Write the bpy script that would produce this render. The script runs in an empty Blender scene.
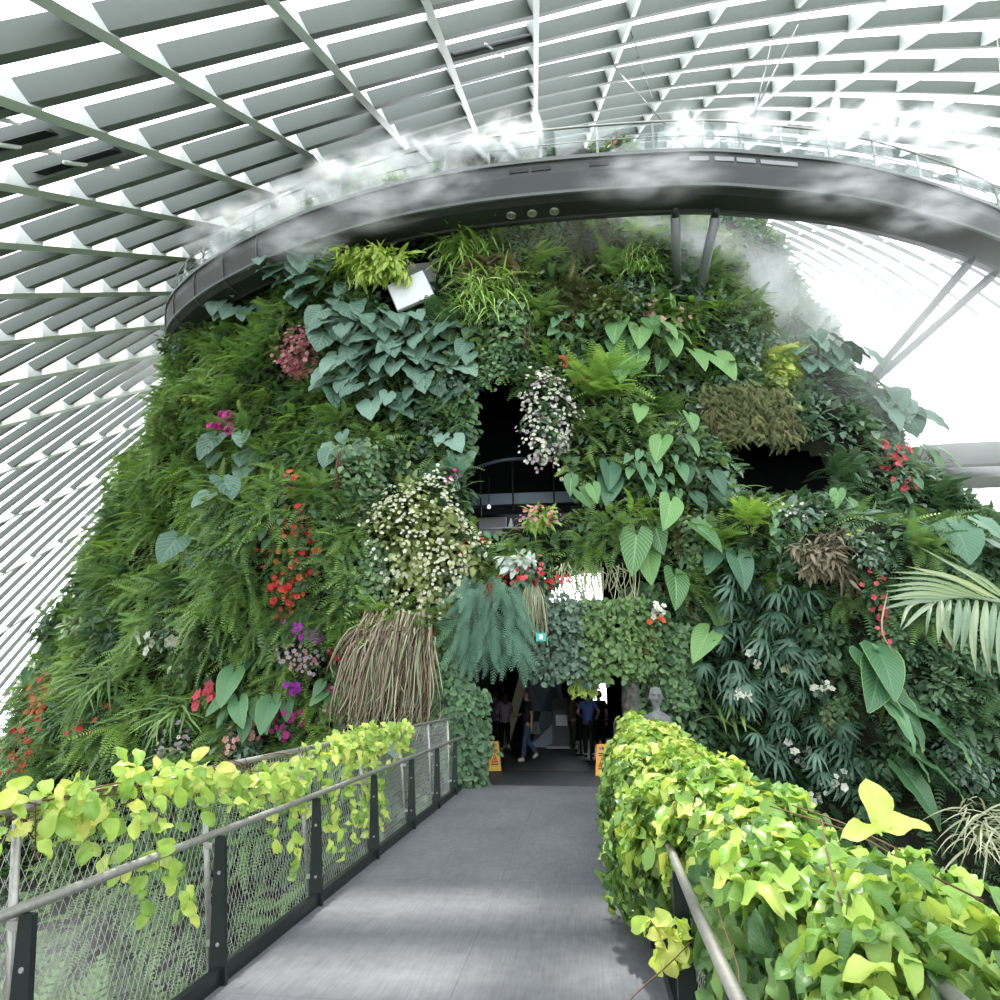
import bpy, math
import numpy as np
from mathutils import Vector, Matrix

C = bpy.context.scene.collection
RNG = np.random.default_rng(7)
def U(a, b): return float(RNG.uniform(a, b))
D2R = math.pi / 180

# ------------------------------------------------------------------ camera model
F = 650.0
PITCH = math.atan(190 / 650.0)
YAW = math.atan(84 / (650 / math.cos(PITCH)))
CAMH = 1.75
EYE = np.array([0, 0, CAMH])

def ray(px, py):
    x, u = px - 500.0, 500.0 - py
    f = F * math.cos(PITCH) - u * math.sin(PITCH)
    up = u * math.cos(PITCH) + F * math.sin(PITCH)
    c, s = math.cos(YAW), math.sin(YAW)
    d = np.array([x * c - f * s, x * s + f * c, up])
    return d / np.linalg.norm(d)

def proj(P):
    P = np.atleast_2d(P) - EYE
    c, s = math.cos(YAW), math.sin(YAW)
    x = P[:, 0] * c + P[:, 1] * s
    y = -P[:, 0] * s + P[:, 1] * c
    f = np.maximum(y * math.cos(PITCH) + P[:, 2] * math.sin(PITCH), 1e-3)
    u = -y * math.sin(PITCH) + P[:, 2] * math.cos(PITCH)
    return np.stack([500 + F * x / f, 500 - F * u / f], 1)

def atY(px, py, Y):
    d = ray(px, py)
    return EYE + d * (Y / d[1])

def atZ(px, py, z):
    d = ray(px, py)
    return EYE + d * ((z - CAMH) / d[2])

cam = bpy.data.objects.new('camera', bpy.data.cameras.new('camera'))
C.objects.link(cam)
cam.data.sensor_width = 36
cam.data.lens = 36 * F / 1000
cam.data.clip_end = 600
cam.data.clip_start = 0.02
cam.location = EYE
cam.rotation_euler = (math.pi / 2 + PITCH, 0, YAW)
sc = bpy.context.scene
sc.camera = cam
sc.view_settings.view_transform = 'Standard'
sc.view_settings.look = 'None'
sc.view_settings.gamma = 1
sc.view_settings.exposure = 0.0
sc.cycles.max_bounces = 8
sc.cycles.diffuse_bounces = 3
sc.cycles.glossy_bounces = 2
sc.cycles.transmission_bounces = 3
sc.cycles.transparent_max_bounces = 16
sc.cycles.volume_bounces = 4
sc.cycles.volume_max_steps = 48
sc.cycles.caustics_reflective = False
sc.cycles.caustics_refractive = False

# ------------------------------------------------------------------ light
W = bpy.data.worlds.new('world')
sc.world = W
W.use_nodes = True
bg = W.node_tree.nodes['Background']
bg.inputs[0].default_value = (0.94, 0.97, 1.0, 1)
bg.inputs[1].default_value = 4.2
sl = bpy.data.lights.new('sun', 'SUN')
sl.energy = 7.5
sl.angle = 1.6 * D2R
sl.color = (1.0, 0.95, 0.86)
sun = bpy.data.objects.new('sun', sl)
C.objects.link(sun)
az, el = -20 * D2R, 64 * D2R
sd = Vector((math.sin(az) * math.cos(el), math.cos(az) * math.cos(el), math.sin(el)))
sun.rotation_euler = (-sd).to_track_quat('-Z', 'Y').to_euler()
sun.location = (0, 0, 60)

# ------------------------------------------------------------------ materials
def mat(name, col, rough=0.6, metal=0.0, spec=0.4, noise=None, bump=None):
    m = bpy.data.materials.new(name)
    m.use_nodes = True
    nt = m.node_tree
    b = nt.nodes['Principled BSDF']
    b.inputs['Base Color'].default_value = (*col, 1)
    b.inputs['Roughness'].default_value = rough
    b.inputs['Metallic'].default_value = metal
    b.inputs['Specular IOR Level'].default_value = spec
    if noise:
        sc_, amt = noise
        tc = nt.nodes.new('ShaderNodeTexCoord')
        n = nt.nodes.new('ShaderNodeTexNoise')
        n.inputs['Scale'].default_value = sc_
        n.inputs['Detail'].default_value = 5
        nt.links.new(tc.outputs['Object'], n.inputs['Vector'])
        r = nt.nodes.new('ShaderNodeValToRGB')
        r.color_ramp.elements[0].position = 0.3
        r.color_ramp.elements[1].position = 0.7
        r.color_ramp.elements[0].color = (*[c * (1 - amt) for c in col], 1)
        r.color_ramp.elements[1].color = (*[min(1, c * (1 + amt)) for c in col], 1)
        nt.links.new(n.outputs['Fac'], r.inputs[0])
        nt.links.new(r.outputs[0], b.inputs['Base Color'])
        if bump:
            bp = nt.nodes.new('ShaderNodeBump')
            bp.inputs['Strength'].default_value = bump
            bp.inputs['Distance'].default_value = 0.02
            nt.links.new(n.outputs['Fac'], bp.inputs['Height'])
            nt.links.new(bp.outputs[0], b.inputs['Normal'])
    return m

def leaf_mat(name, cols, rough=0.45, trans=0.3, veins=None, rand=0.35, spec=0.35, edge=None):
    """leaf colours by the leaf's own tint value and by plant; optional light veins; translucency"""
    m = bpy.data.materials.new(name)
    m.use_nodes = True
    nt = m.node_tree
    L = nt.links.new
    b = nt.nodes['Principled BSDF']
    out = nt.nodes['Material Output']
    at = nt.nodes.new('ShaderNodeAttribute'); at.attribute_name = 'tint'
    oi = nt.nodes.new('ShaderNodeObjectInfo')
    mr = nt.nodes.new('ShaderNodeMath'); mr.operation = 'MULTIPLY_ADD'
    L(oi.outputs['Random'], mr.inputs[0]); mr.inputs[1].default_value = rand
    m2 = nt.nodes.new('ShaderNodeMath'); m2.operation = 'MULTIPLY_ADD'
    L(at.outputs['Fac'], m2.inputs[0]); m2.inputs[1].default_value = 1 - rand
    mr.inputs[2].default_value = 0
    L(mr.outputs[0], m2.inputs[2])
    r = nt.nodes.new('ShaderNodeValToRGB')
    els = r.color_ramp.elements
    while len(els) < len(cols): els.new(0.5)
    for i, c in enumerate(cols):
        els[i].position = i / (len(cols) - 1)
        els[i].color = (*c, 1)
    L(m2.outputs[0], r.inputs[0])
    colo = r.outputs[0]
    if veins or edge:
        lu = nt.nodes.new('ShaderNodeAttribute'); lu.attribute_name = 'luv'
        sp = nt.nodes.new('ShaderNodeSeparateXYZ'); L(lu.outputs['Vector'], sp.inputs[0])
        ab = nt.nodes.new('ShaderNodeMath'); ab.operation = 'ABSOLUTE'; L(sp.outputs[0], ab.inputs[0])
    if veins:
        vc, nv, amt = veins
        mid = nt.nodes.new('ShaderNodeMath'); mid.operation = 'LESS_THAN'; L(ab.outputs[0], mid.inputs[0]); mid.inputs[1].default_value = 0.06
        ph = nt.nodes.new('ShaderNodeMath'); ph.operation = 'MULTIPLY_ADD'   # v - 0.45|u|
        L(ab.outputs[0], ph.inputs[0]); ph.inputs[1].default_value = -0.4; L(sp.outputs[1], ph.inputs[2])
        ml = nt.nodes.new('ShaderNodeMath'); ml.operation = 'MULTIPLY'; L(ph.outputs[0], ml.inputs[0]); ml.inputs[1].default_value = nv
        fr = nt.nodes.new('ShaderNodeMath'); fr.operation = 'FRACT'; L(ml.outputs[0], fr.inputs[0])
        lt = nt.nodes.new('ShaderNodeMath'); lt.operation = 'LESS_THAN'; L(fr.outputs[0], lt.inputs[0]); lt.inputs[1].default_value = 0.2
        mx = nt.nodes.new('ShaderNodeMath'); mx.operation = 'MAXIMUM'; L(mid.outputs[0], mx.inputs[0]); L(lt.outputs[0], mx.inputs[1])
        ma = nt.nodes.new('ShaderNodeMath'); ma.operation = 'MULTIPLY'; L(mx.outputs[0], ma.inputs[0]); ma.inputs[1].default_value = amt
        mix = nt.nodes.new('ShaderNodeMixRGB'); L(ma.outputs[0], mix.inputs[0]); L(colo, mix.inputs[1]); mix.inputs[2].default_value = (*vc, 1)
        colo = mix.outputs[0]
    if edge:
        ec, th = edge
        gt = nt.nodes.new('ShaderNodeMath'); gt.operation = 'GREATER_THAN'; L(ab.outputs[0], gt.inputs[0]); gt.inputs[1].default_value = th
        mix = nt.nodes.new('ShaderNodeMixRGB'); L(gt.outputs[0], mix.inputs[0]); L(colo, mix.inputs[1]); mix.inputs[2].default_value = (*ec, 1)
        colo = mix.outputs[0]
    L(colo, b.inputs['Base Color'])
    b.inputs['Roughness'].default_value = rough
    b.inputs['Specular IOR Level'].default_value = spec
    if trans > 0:
        t = nt.nodes.new('ShaderNodeBsdfTranslucent')
        g = nt.nodes.new('ShaderNodeMixRGB'); g.blend_type = 'MULTIPLY'; g.inputs[0].default_value = 1
        L(colo, g.inputs[1]); g.inputs[2].default_value = (1.0, 1.0, 0.55, 1)
        L(g.outputs[0], t.inputs[0])
        ms = nt.nodes.new('ShaderNodeMixShader'); ms.inputs[0].default_value = trans
        L(b.outputs[0], ms.inputs[1]); L(t.outputs[0], ms.inputs[2])
        L(ms.outputs[0], out.inputs[0])
    return m

def glass_mat(name, tint, gl=0.06, rough=0.05):
    m = bpy.data.materials.new(name)
    m.use_nodes = True
    nt = m.node_tree
    nt.nodes.remove(nt.nodes['Principled BSDF'])
    t = nt.nodes.new('ShaderNodeBsdfTransparent'); t.inputs[0].default_value = (*tint, 1)
    g = nt.nodes.new('ShaderNodeBsdfGlossy'); g.inputs[1].default_value = rough
    ms = nt.nodes.new('ShaderNodeMixShader'); ms.inputs[0].default_value = gl
    nt.links.new(t.outputs[0], ms.inputs[1]); nt.links.new(g.outputs[0], ms.inputs[2])
    nt.links.new(ms.outputs[0], nt.nodes['Material Output'].inputs[0])
    return m

M = {}
M['steel_rib'] = mat('rib_paint', (0.52, 0.56, 0.545), 0.45, 0.0, 0.4)
M['fin'] = mat('fin_paint', (0.118, 0.137, 0.127), 0.55)
M['glass'] = glass_mat('roof_glass', (0.97, 0.99, 0.985), 0.04)
M['rail_glass'] = glass_mat('rail_glass', (0.93, 0.96, 0.96), 0.06)
M['dark'] = mat('shadow_black', (0.010, 0.011, 0.012), 0.9, 0, 0.1)  # hall and cave shadow put into a near-black wall colour
M['soil'] = mat('soil', (0.016, 0.019, 0.011), 0.95, 0, 0.1, (3, 0.5), 0.6)
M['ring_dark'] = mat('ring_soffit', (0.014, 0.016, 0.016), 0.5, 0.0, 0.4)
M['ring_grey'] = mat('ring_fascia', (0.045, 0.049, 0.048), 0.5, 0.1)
M['ring_line'] = mat('ring_edge', (0.13, 0.14, 0.138), 0.45, 0.2)
M['strut'] = mat('strut_paint', (0.17, 0.18, 0.19), 0.45, 0.3)
M['black_steel'] = mat('black_steel', (0.014, 0.020, 0.021), 0.4, 0.3)
M['steel'] = mat('stainless', (0.36, 0.355, 0.34), 0.45, 0.7, 0.5, (30, 0.12))
M['wire'] = mat('net_wire', (0.42, 0.43, 0.42), 0.4, 0.3)
M['white'] = mat('white_paint', (0.75, 0.76, 0.77), 0.5)
M['grey'] = mat('grey_paint', (0.25, 0.26, 0.27), 0.6)
M['plate'] = mat('blue_grey_plate', (0.34, 0.42, 0.50), 0.35, 0.2)
M['plate2'] = mat('dark_plate', (0.11, 0.15, 0.19), 0.4, 0.2)
M['olive'] = mat('olive_column', (0.42, 0.42, 0.28), 0.6)
M['bark'] = mat('bark', (0.13, 0.125, 0.115), 0.9, 0, 0.2, (9, 0.5), 0.9)
M['stem'] = mat('stem', (0.10, 0.13, 0.045), 0.7)
M['brown_stem'] = mat('brown_stem', (0.13, 0.065, 0.035), 0.7)
M['stone'] = mat('carved_stone', (0.14, 0.145, 0.15), 0.8, 0, 0.2, (12, 0.3))

# ------------------------------------------------------------------ mesh tools
class Geo:
    def __init__(s): s.V, s.F, s.T, s.L, s.sm, s.n = [], [], [], [], [], 0
    def add(s, V, Fq, tint=0.5, luv=None, sm=False):
        s.sm.append((np.asarray(Fq).size // 4, sm))
        V = np.asarray(V, float).reshape(-1, 3); Fq = np.asarray(Fq, int).reshape(-1, 4)
        s.V.append(V); s.F.append(Fq + s.n); s.n += len(V)
        s.T.append(np.full(len(V), tint) if np.isscalar(tint) else np.asarray(tint, float))
        s.L.append(np.zeros((len(V), 2)) if luv is None else luv)
        return s
    def box(s, c, size, R=None, tint=0.5):
        h = np.array(size) / 2
        V = np.array([[x, y, z] for x in (-1, 1) for y in (-1, 1) for z in (-1, 1)]) * h
        if R is not None: V = V @ np.array(R).T
        return s.add(V + np.array(c), [[0, 1, 3, 2], [4, 6, 7, 5], [0, 4, 5, 1], [2, 3, 7, 6], [0, 2, 6, 4], [1, 5, 7, 3]], tint)
    def hexa(s, b, t):
        return s.add(list(b) + list(t), [[3, 2, 1, 0], [4, 5, 6, 7], [0, 1, 5, 4], [1, 2, 6, 5], [2, 3, 7, 6], [3, 0, 4, 7]])
    def tube(s, pts, r, n=8, tint=0.5, cap=True):
        pts = np.asarray(pts, float); m = len(pts)
        r = np.full(m, r) if np.isscalar(r) else np.asarray(r, float)
        t = np.gradient(pts, axis=0); t /= np.linalg.norm(t, axis=1)[:, None] + 1e-12
        ref = np.array([0, 0, 1.0]) if abs(t[0][2]) < 0.9 else np.array([1.0, 0, 0])
        V = []
        a = np.arange(n) * 2 * math.pi / n
        for i in range(m):
            x = np.cross(t[i], ref); x /= np.linalg.norm(x) + 1e-12
            y = np.cross(t[i], x)
            ref = -np.cross(t[i], x) if False else ref
            V.append(pts[i] + r[i] * (np.cos(a)[:, None] * x + np.sin(a)[:, None] * y))
        V = np.concatenate(V)
        Fq = [[i * n + k, i * n + (k + 1) % n, (i + 1) * n + (k + 1) % n, (i + 1) * n + k] for i in range(m - 1) for k in range(n)]
        if cap and n % 2 == 0:
            for base, rev in ((0, 1), ((m - 1) * n, 0)):
                for k in range(0, n - 2, 2):
                    q = [base, base + k + 1, base + k + 2, base + k + 3 if k + 3 < n else base]
                    if k + 3 >= n: continue
                    Fq.append(q[::-1] if rev else q)
        return s.add(V, Fq, tint, None, True)
    def sweep(s, pts, out, prof, closed=True, tint=0.5):
        """profile points (outward, up) swept along pts with horizontal outward vectors"""
        pts = np.asarray(pts, float); out = np.asarray(out, float); k = len(prof)
        V = []
        for p, o in zip(pts, out):
            for a, b in prof: V.append(p + o * a + np.array([0, 0, b]))
        m = len(pts)
        rg = range(k) if closed else range(k - 1)
        Fq = [[i * k + j, i * k + (j + 1) % k, (i + 1) * k + (j + 1) % k, (i + 1) * k + j] for i in range(m - 1) for j in rg]
        return s.add(V, Fq, tint)
    def lathe(s, prof, c, n=16, tint=0.5):
        a = np.arange(n) * 2 * math.pi / n
        V = np.concatenate([np.stack([r * np.cos(a), r * np.sin(a), np.full(n, z)], 1) for r, z in prof]) + np.array(c)
        Fq = [[i * n + k, i * n + (k + 1) % n, (i + 1) * n + (k + 1) % n, (i + 1) * n + k] for i in range(len(prof) - 1) for k in range(n)]
        return s.add(V, Fq, tint, None, n > 8)
    def mesh(s, name, smooth=False):
        V = np.concatenate(s.V); Fq = np.concatenate(s.F); T = np.concatenate(s.T); L = np.concatenate(s.L)
        me = bpy.data.meshes.new(name)
        me.vertices.add(len(V)); me.vertices.foreach_set('co', V.astype(np.float32).ravel())
        me.loops.add(len(Fq) * 4); me.loops.foreach_set('vertex_index', Fq.astype(np.int32).ravel())
        me.polygons.add(len(Fq)); me.polygons.foreach_set('loop_start', np.arange(0, len(Fq) * 4, 4, dtype=np.int32))
        sm = np.concatenate([np.full(k, v or smooth) for k, v in s.sm]); sm = np.concatenate([sm, np.full(len(Fq) - len(sm), smooth)])
        me.polygons.foreach_set('use_smooth', sm)
        a = me.attributes.new('tint', 'FLOAT', 'POINT'); a.data.foreach_set('value', T.astype(np.float32))
        b = me.attributes.new('luv', 'FLOAT_VECTOR', 'POINT')
        b.data.foreach_set('vector', np.concatenate([L, np.zeros((len(L), 1))], 1).astype(np.float32).ravel())
        me.update(calc_edges=True)
        return me
    def obj(s, name, m, parent=None, smooth=False):
        me = s.mesh(name, smooth)
        me.materials.append(m if not isinstance(m, str) else M[m])
        o = bpy.data.objects.new(name, me); C.objects.link(o)
        o.parent = parent
        return o

def tag(o, label, cat, group=None, kind=None):
    if label: o['label'] = label
    if cat: o['category'] = cat
    if group: o['group'] = group
    if kind: o['kind'] = kind
    return o
def thing(name, label, cat, loc=(0, 0, 0), rz=0, group=None, scale=1.0):
    o = bpy.data.objects.new(name, None); C.objects.link(o)
    o.empty_display_size = 0.1
    o.location = loc; o.rotation_euler = (0, 0, rz); o.scale = (scale,) * 3
    return tag(o, label, cat, group)
def struct(o):
    o['kind'] = 'structure'
    return o
def share(name, me, parent):
    o = bpy.data.objects.new(name, me); C.objects.link(o); o.parent = parent
    return o

def nrm(a): return a / (np.linalg.norm(a, axis=-1, keepdims=True) + 1e-12)
def inst(g, T, P, D, N, S, tint=None):
    """copies of a leaf template: base P, axis D, face normal about N, size S"""
    V0, F0, L0 = T
    P = np.atleast_2d(P).astype(float); m = len(P)
    D = nrm(np.broadcast_to(np.asarray(D, float), (m, 3))); N = np.broadcast_to(np.asarray(N, float), (m, 3))
    x = nrm(np.cross(D, N)); z = np.cross(x, D)
    S = np.broadcast_to(np.asarray(S, float), (m,))
    V = P[:, None] + S[:, None, None] * (V0[None, :, 0:1] * x[:, None] + V0[None, :, 1:2] * D[:, None] + V0[None, :, 2:3] * z[:, None])
    n = len(V0)
    Fq = F0[None] + (np.arange(m) * n)[:, None, None]
    if tint is None: tint = RNG.random(m)
    tint = np.broadcast_to(tint, (m,))
    g.add(V.reshape(-1, 3), Fq.reshape(-1, 4), np.repeat(tint, n), np.tile(L0, (m, 1)), True)

def grid_faces(r, c): return np.array([[i * c + j, i * c + j + 1, (i + 1) * c + j + 1, (i + 1) * c + j] for i in range(r - 1) for j in range(c - 1)])
def T_ovate(w=0.5, rows=5, cols=3, curl=0.25, fold=0.12, wave=0.0, pw=0.75, skew=0.8):
    V, L = [], []
    for i in range(rows):
        v = i / (rows - 1)
        hw = 0.5 * w * max(0.04, math.sin(math.pi * min(1, v ** skew * 0.985 + 0.015)) ** pw)
        for j in range(cols):
            u = -1 + 2 * j / (cols - 1)
            V.append((u * hw, v, -curl * v * v + fold * abs(u) * hw * 2 + wave * math.sin(v * 9 + u * 2) * abs(u) * 0.2)); L.append((u, v))
    return np.array(V), grid_faces(rows, cols), np.array(L)
def T_heart(w=0.8, lobe=0.28, curl=0.2, fold=0.15, rows=9, tip=1.0, ruffle=0.0):
    V, L, Fq = [], [], []
    for sgn in (-1, 1):
        b0 = len(V)
        for i in range(rows):
            v = -lobe + (1 + lobe) * i / (rows - 1)
            q = (v + lobe) / (1 + lobe)
            hw = 0.5 * w * max(0.03, math.sin(math.pi * min(1, (q * 0.97 + 0.03) ** 0.62)) ** 0.7)
            xin = 0.0 if v >= 0 else 0.10 * w * min(1, -v / lobe * 1.5)
            for j in range(4):
                s_ = xin + (max(hw, xin + 0.02) - xin) * j / 3
                u = s_ / (hw + 1e-6)
                zz = -curl * max(v, 0) ** 2 - curl * 0.4 * min(v, 0) ** 2 + fold * s_ + ruffle * math.sin(v * 16) * u * u * w
                V.append((sgn * s_, v, zz)); L.append((sgn * min(u, 1), v + lobe))
        f = grid_faces(rows, 4) + b0
        Fq.append(f if sgn > 0 else f[:, ::-1])
    return np.array(V), np.concatenate(Fq), np.array(L)
def T_frond(n=11, w=0.32, droop=0.5, fw=0.25, pw=0.42):
    V, L, Fq = [], [], []
    path = lambda s: np.array([0, s, -droop * s * s])
    for i in range(n):
        s = 0.08 + 0.92 * i / n
        p = path(s); ln = w * 0.5 * math.sin(math.pi * min(1, 0.18 + 0.82 * s) ** 1.0) ** 0.8 + 0.02
        bw = pw / n
        for sg in (-1, 1):
            k = len(V)
            V += [p + (0, -bw, droop * s * bw), p + (0, bw, -droop * s * bw), p + (sg * ln, fw * ln + bw * 0.55, -0.25 * ln), p + (sg * ln * 0.85, fw * ln - bw * 0.7, -0.2 * ln)]
            L += [(0, s)] * 4
            Fq.append([k, k + 1, k + 2, k + 3])
    return np.array(V), np.array(Fq), np.array(L)
def T_blade(w=0.05, rows=6, droop=0.6):
    V, L = [], []
    for i in range(rows):
        s = i / (rows - 1); hw = w * 0.5 * (1 - 0.92 * s ** 2) * (0.6 + 0.4 * min(1, s * 4))
        a = droop * s
        y = s - droop * 0.25 * s * s; z = -droop * s ** 2.2
        for u in (-1, 1): V.append((u * hw, y, z)); L.append((u, s))
    return np.array(V), grid_faces(rows, 2), np.array(L)
def T_palmate(n=17, w=0.115, droop=0.6):
    V, L, Fq = [], [], []
    for k in range(n):
        a = 2 * math.pi * k / n + 0.3 * math.sin(k * 5.1)
        d = np.array([math.sin(a), math.cos(a), 0]); x = np.array([d[1], -d[0], 0])
        b0 = len(V)
        ln = 0.5 + 0.06 * math.sin(k * 3.3)
        for i in range(4):
            s = i / 3; hw = w * 0.34 * (0.35, 1, 0.85, 0.12)[i]
            for u in (-1, 1): V.append(d * s * ln * (1 - 0.2 * s) + x * u * hw + np.array([0, 0, -droop * .6 * s * s])); L.append((u, s))
        Fq.append(grid_faces(4, 2) + b0)
    return np.array(V), np.concatenate(Fq), np.array(L)
def T_flower(n=5, w=0.7, cup=0.25):
    V, L, Fq = [], [], []
    for k in range(n):
        a = 2 * math.pi * k / n; d = np.array([math.sin(a), math.cos(a), 0]); x = np.array([d[1], -d[0], 0])
        b0 = len(V)
        V += [d * 0.02, d * 0.3 + x * w * 0.3 + (0, 0, cup * 0.4), d * 0.5 + (0, 0, cup * 0.4), d * 0.3 - x * w * 0.3 + (0, 0, cup * 0.4)]
        L += [(0, 0)] * 4
        Fq += [[b0, b0 + 1, b0 + 2, b0 + 3]]
    return np.array(V), np.array(Fq), np.array(L)

TL = dict(
    ovate=T_ovate(), small=T_ovate(0.62, 4, 3, 0.2, 0.1), lance=T_ovate(0.24, 5, 3, 0.35, 0.1), wide=T_ovate(0.78, 5, 3, 0.2, 0.15),
    vine=T_ovate(0.60, 9, 5, 0.34, 0.24, 0.5, 0.55, 1.1), vine_lo=T_ovate(0.60, 6, 3, 0.32, 0.22, 0.4, 0.58, 1.1),
    heart=T_heart(), heart_r=T_heart(1.02, 0.30, 0.22, 0.12, 9, 1, 0.03), heart_l=T_heart(0.72, 0.25, 0.25, 0.22), arrow=T_heart(0.42, 0.2, 0.35, 0.3, 10, 1, 0.06),
    frond=T_frond(17, .3, .5, .25, .32), frond_d=T_frond(18, 0.25, 0.75, .25, .32), frond_n=T_frond(20, 0.15, 0.6, .25, .34), feather=T_frond(14, 0.2, 0.25, 0.8, 0.26), frond_s=T_frond(10, 0.32, 0.5, 0.25, 0.36),
    blade=T_blade(), blade_w=T_blade(0.09, 6, 0.7), strap=T_blade(0.16, 6, 0.6), palmate=T_palmate(), flower=T_flower(), flower6=T_flower(6, 0.5, 0.5))
# ------------------------------------------------------------------ the planted mountain: a leaning round hill
MD, MAZ = 32.8, -6.5 * D2R
MC = np.array([MD * math.sin(MAZ), MD * math.cos(MAZ)])
LZ = np.array([-6, 1.4, 1.9, 4.0, 5.4, 8.2, 10.6, 12.0, 15.6, 17.4, 21.0, 25]); LR = np.array([20.6, 19.4, 19.2, 18.9, 18.1, 17.9, 17.4, 16.8, 16.4, 16.1, 14.6, 10]) - 0.6
RZ = np.array([-6, 0, 5.0, 8.0, 9.0, 10.4, 11.9, 13.0, 14.6, 17.8, 22.5, 25]); RR = np.array([25.5, 24, 21.2, 20.0, 19.2, 18.4, 18.0, 16.9, 16.6, 16.0, 13.9, 10]) - 0.8
FZ = np.array([-6, 0, 4.5, 6, 9, 13, 17, 21, 25]); FR = np.array([18.4, 18.4, 18.2, 18.0, 17.6, 17.0, 15.8, 13.5, 9])
def sstep(a, b, x): t = np.clip((x - a) / (b - a), 0, 1); return t * t * (3 - 2 * t)
def bumps(th, z):
    return 0.38 * np.sin(th * 11 + 1.3) * np.sin(z * 0.75 + 0.5) + 0.26 * np.sin(th * 23 + z * 0.9) * np.cos(z * 1.3 - th * 9) + 0.14 * np.sin(th * 47 - z * 2.1)
def mrad(th, z):
    """radius of the hill; th is the angle from the side that faces the bridge, positive to the right"""
    side = np.where(th < 0, np.interp(z, LZ, LR), np.interp(z, RZ, RR))
    w = sstep(12 * D2R, 58 * D2R, np.abs(th))
    r = np.interp(z, FZ, FR) * (1 - w) + side * w
    r = r + 3.2 * sstep(15 * D2R, 22 * D2R, th) * (1 - sstep(42 * D2R, 60 * D2R, th)) * (1 - sstep(4.6, 6.4, z))     # the terrace right of the bridge
    r = r + 0.9 * sstep(-7 * D2R, -10 * D2R, th) * (1 - sstep(-20 * D2R, -26 * D2R, th)) * (1 - sstep(6.0, 7.2, z)) * sstep(2.2, 3.4, z)
    k = sstep(3 * D2R, 8 * D2R, np.abs(th))
    return r + bumps(th, z) * (0.25 + 0.75 * k)
def mpt(th, z):
    r = mrad(th, z)
    a = math.pi + MAZ - th       # towards the bridge
    return np.stack([MC[0] + r * np.sin(a), MC[1] + r * np.cos(a), z + 0 * r], -1)
def thz(P):
    d = P[..., :2] - MC
    a = np.arctan2(d[..., 0], d[..., 1])
    th = (math.pi + MAZ - a + math.pi) % (2 * math.pi) - math.pi
    return th, P[..., 2]
def S(px, py, far=60):
    """where a line of sight meets the hill"""
    d = ray(px, py)
    t = np.linspace(7, far, 900)
    P = EYE + d * t[:, None]
    th, z = thz(P)
    ins = (np.hypot(*(P[:, :2] - MC).T) < mrad(th, z)) & (z < 25)
    i = np.argmax(ins)
    return P[i] if ins[i] else None
def Sn(px, py):
    for dx in range(0, 90, 2):
        P = S(px - dx if px > 500 else px + dx, py)
        if P is not None: return P
def outward(P):
    d = np.array([P[0] - MC[0], P[1] - MC[1]]); d /= np.linalg.norm(d)
    return np.array([d[0], d[1], 0])

HOLES = dict(
    entrance=[(474, 660), (486, 610), (500, 588), (540, 582), (548, 568), (648, 568), (660, 600), (655, 650), (632, 680), (630, 800), (474, 800)],
    upper=[(470, 398), (497, 380), (530, 398), (562, 470), (582, 492), (560, 528), (478, 534), (466, 490)],
    nook=[(385, 252), (425, 236), (438, 262), (438, 306), (395, 312), (378, 300)],
    right=[(722, 446), (760, 436), (800, 446), (836, 474), (818, 496), (735, 496)])
def inpoly(poly, q):
    x, y = q[:, 0], q[:, 1]; c = np.zeros(len(q), bool)
    for (x1, y1), (x2, y2) in zip(poly, poly[1:] + poly[:1]):
        if y1 == y2: continue
        cond = ((y1 > y) != (y2 > y)) & (x < (x2 - x1) * (y - y1) / (y2 - y1) + x1)
        c ^= cond
    return c
def near_hole(px, py, m=16):
    q = np.array([(px + m * math.cos(a), py + m * math.sin(a)) for a in np.linspace(0, 6.28, 9)])
    return any(inpoly(p, q).any() for k, p in HOLES.items())
def hole(P):
    q = proj(P); r = np.zeros(len(q), bool)
    for p in HOLES.values(): r |= inpoly(p, q)
    th, z = thz(np.atleast_2d(P))
    return r & (np.abs(th) < 32 * D2R) & (z > -0.5)

nt_, nz_ = 420, 150
TH = np.linspace(-122 * D2R, 122 * D2R, nt_); ZZ = np.linspace(-5.2, 23.5, nz_)
G1, G2 = np.meshgrid(TH, ZZ, indexing='ij')
PV = mpt(G1, G2).reshape(-1, 3)
fq = np.array([[i * nz_ + j, (i + 1) * nz_ + j, (i + 1) * nz_ + j + 1, i * nz_ + j + 1] for i in range(nt_ - 1) for j in range(nz_ - 1)])
fc = PV[fq].mean(1)
fq = fq[~hole(fc)]
g = Geo().add(PV, fq)
struct(g.obj('mountain', 'soil', smooth=True))

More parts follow.
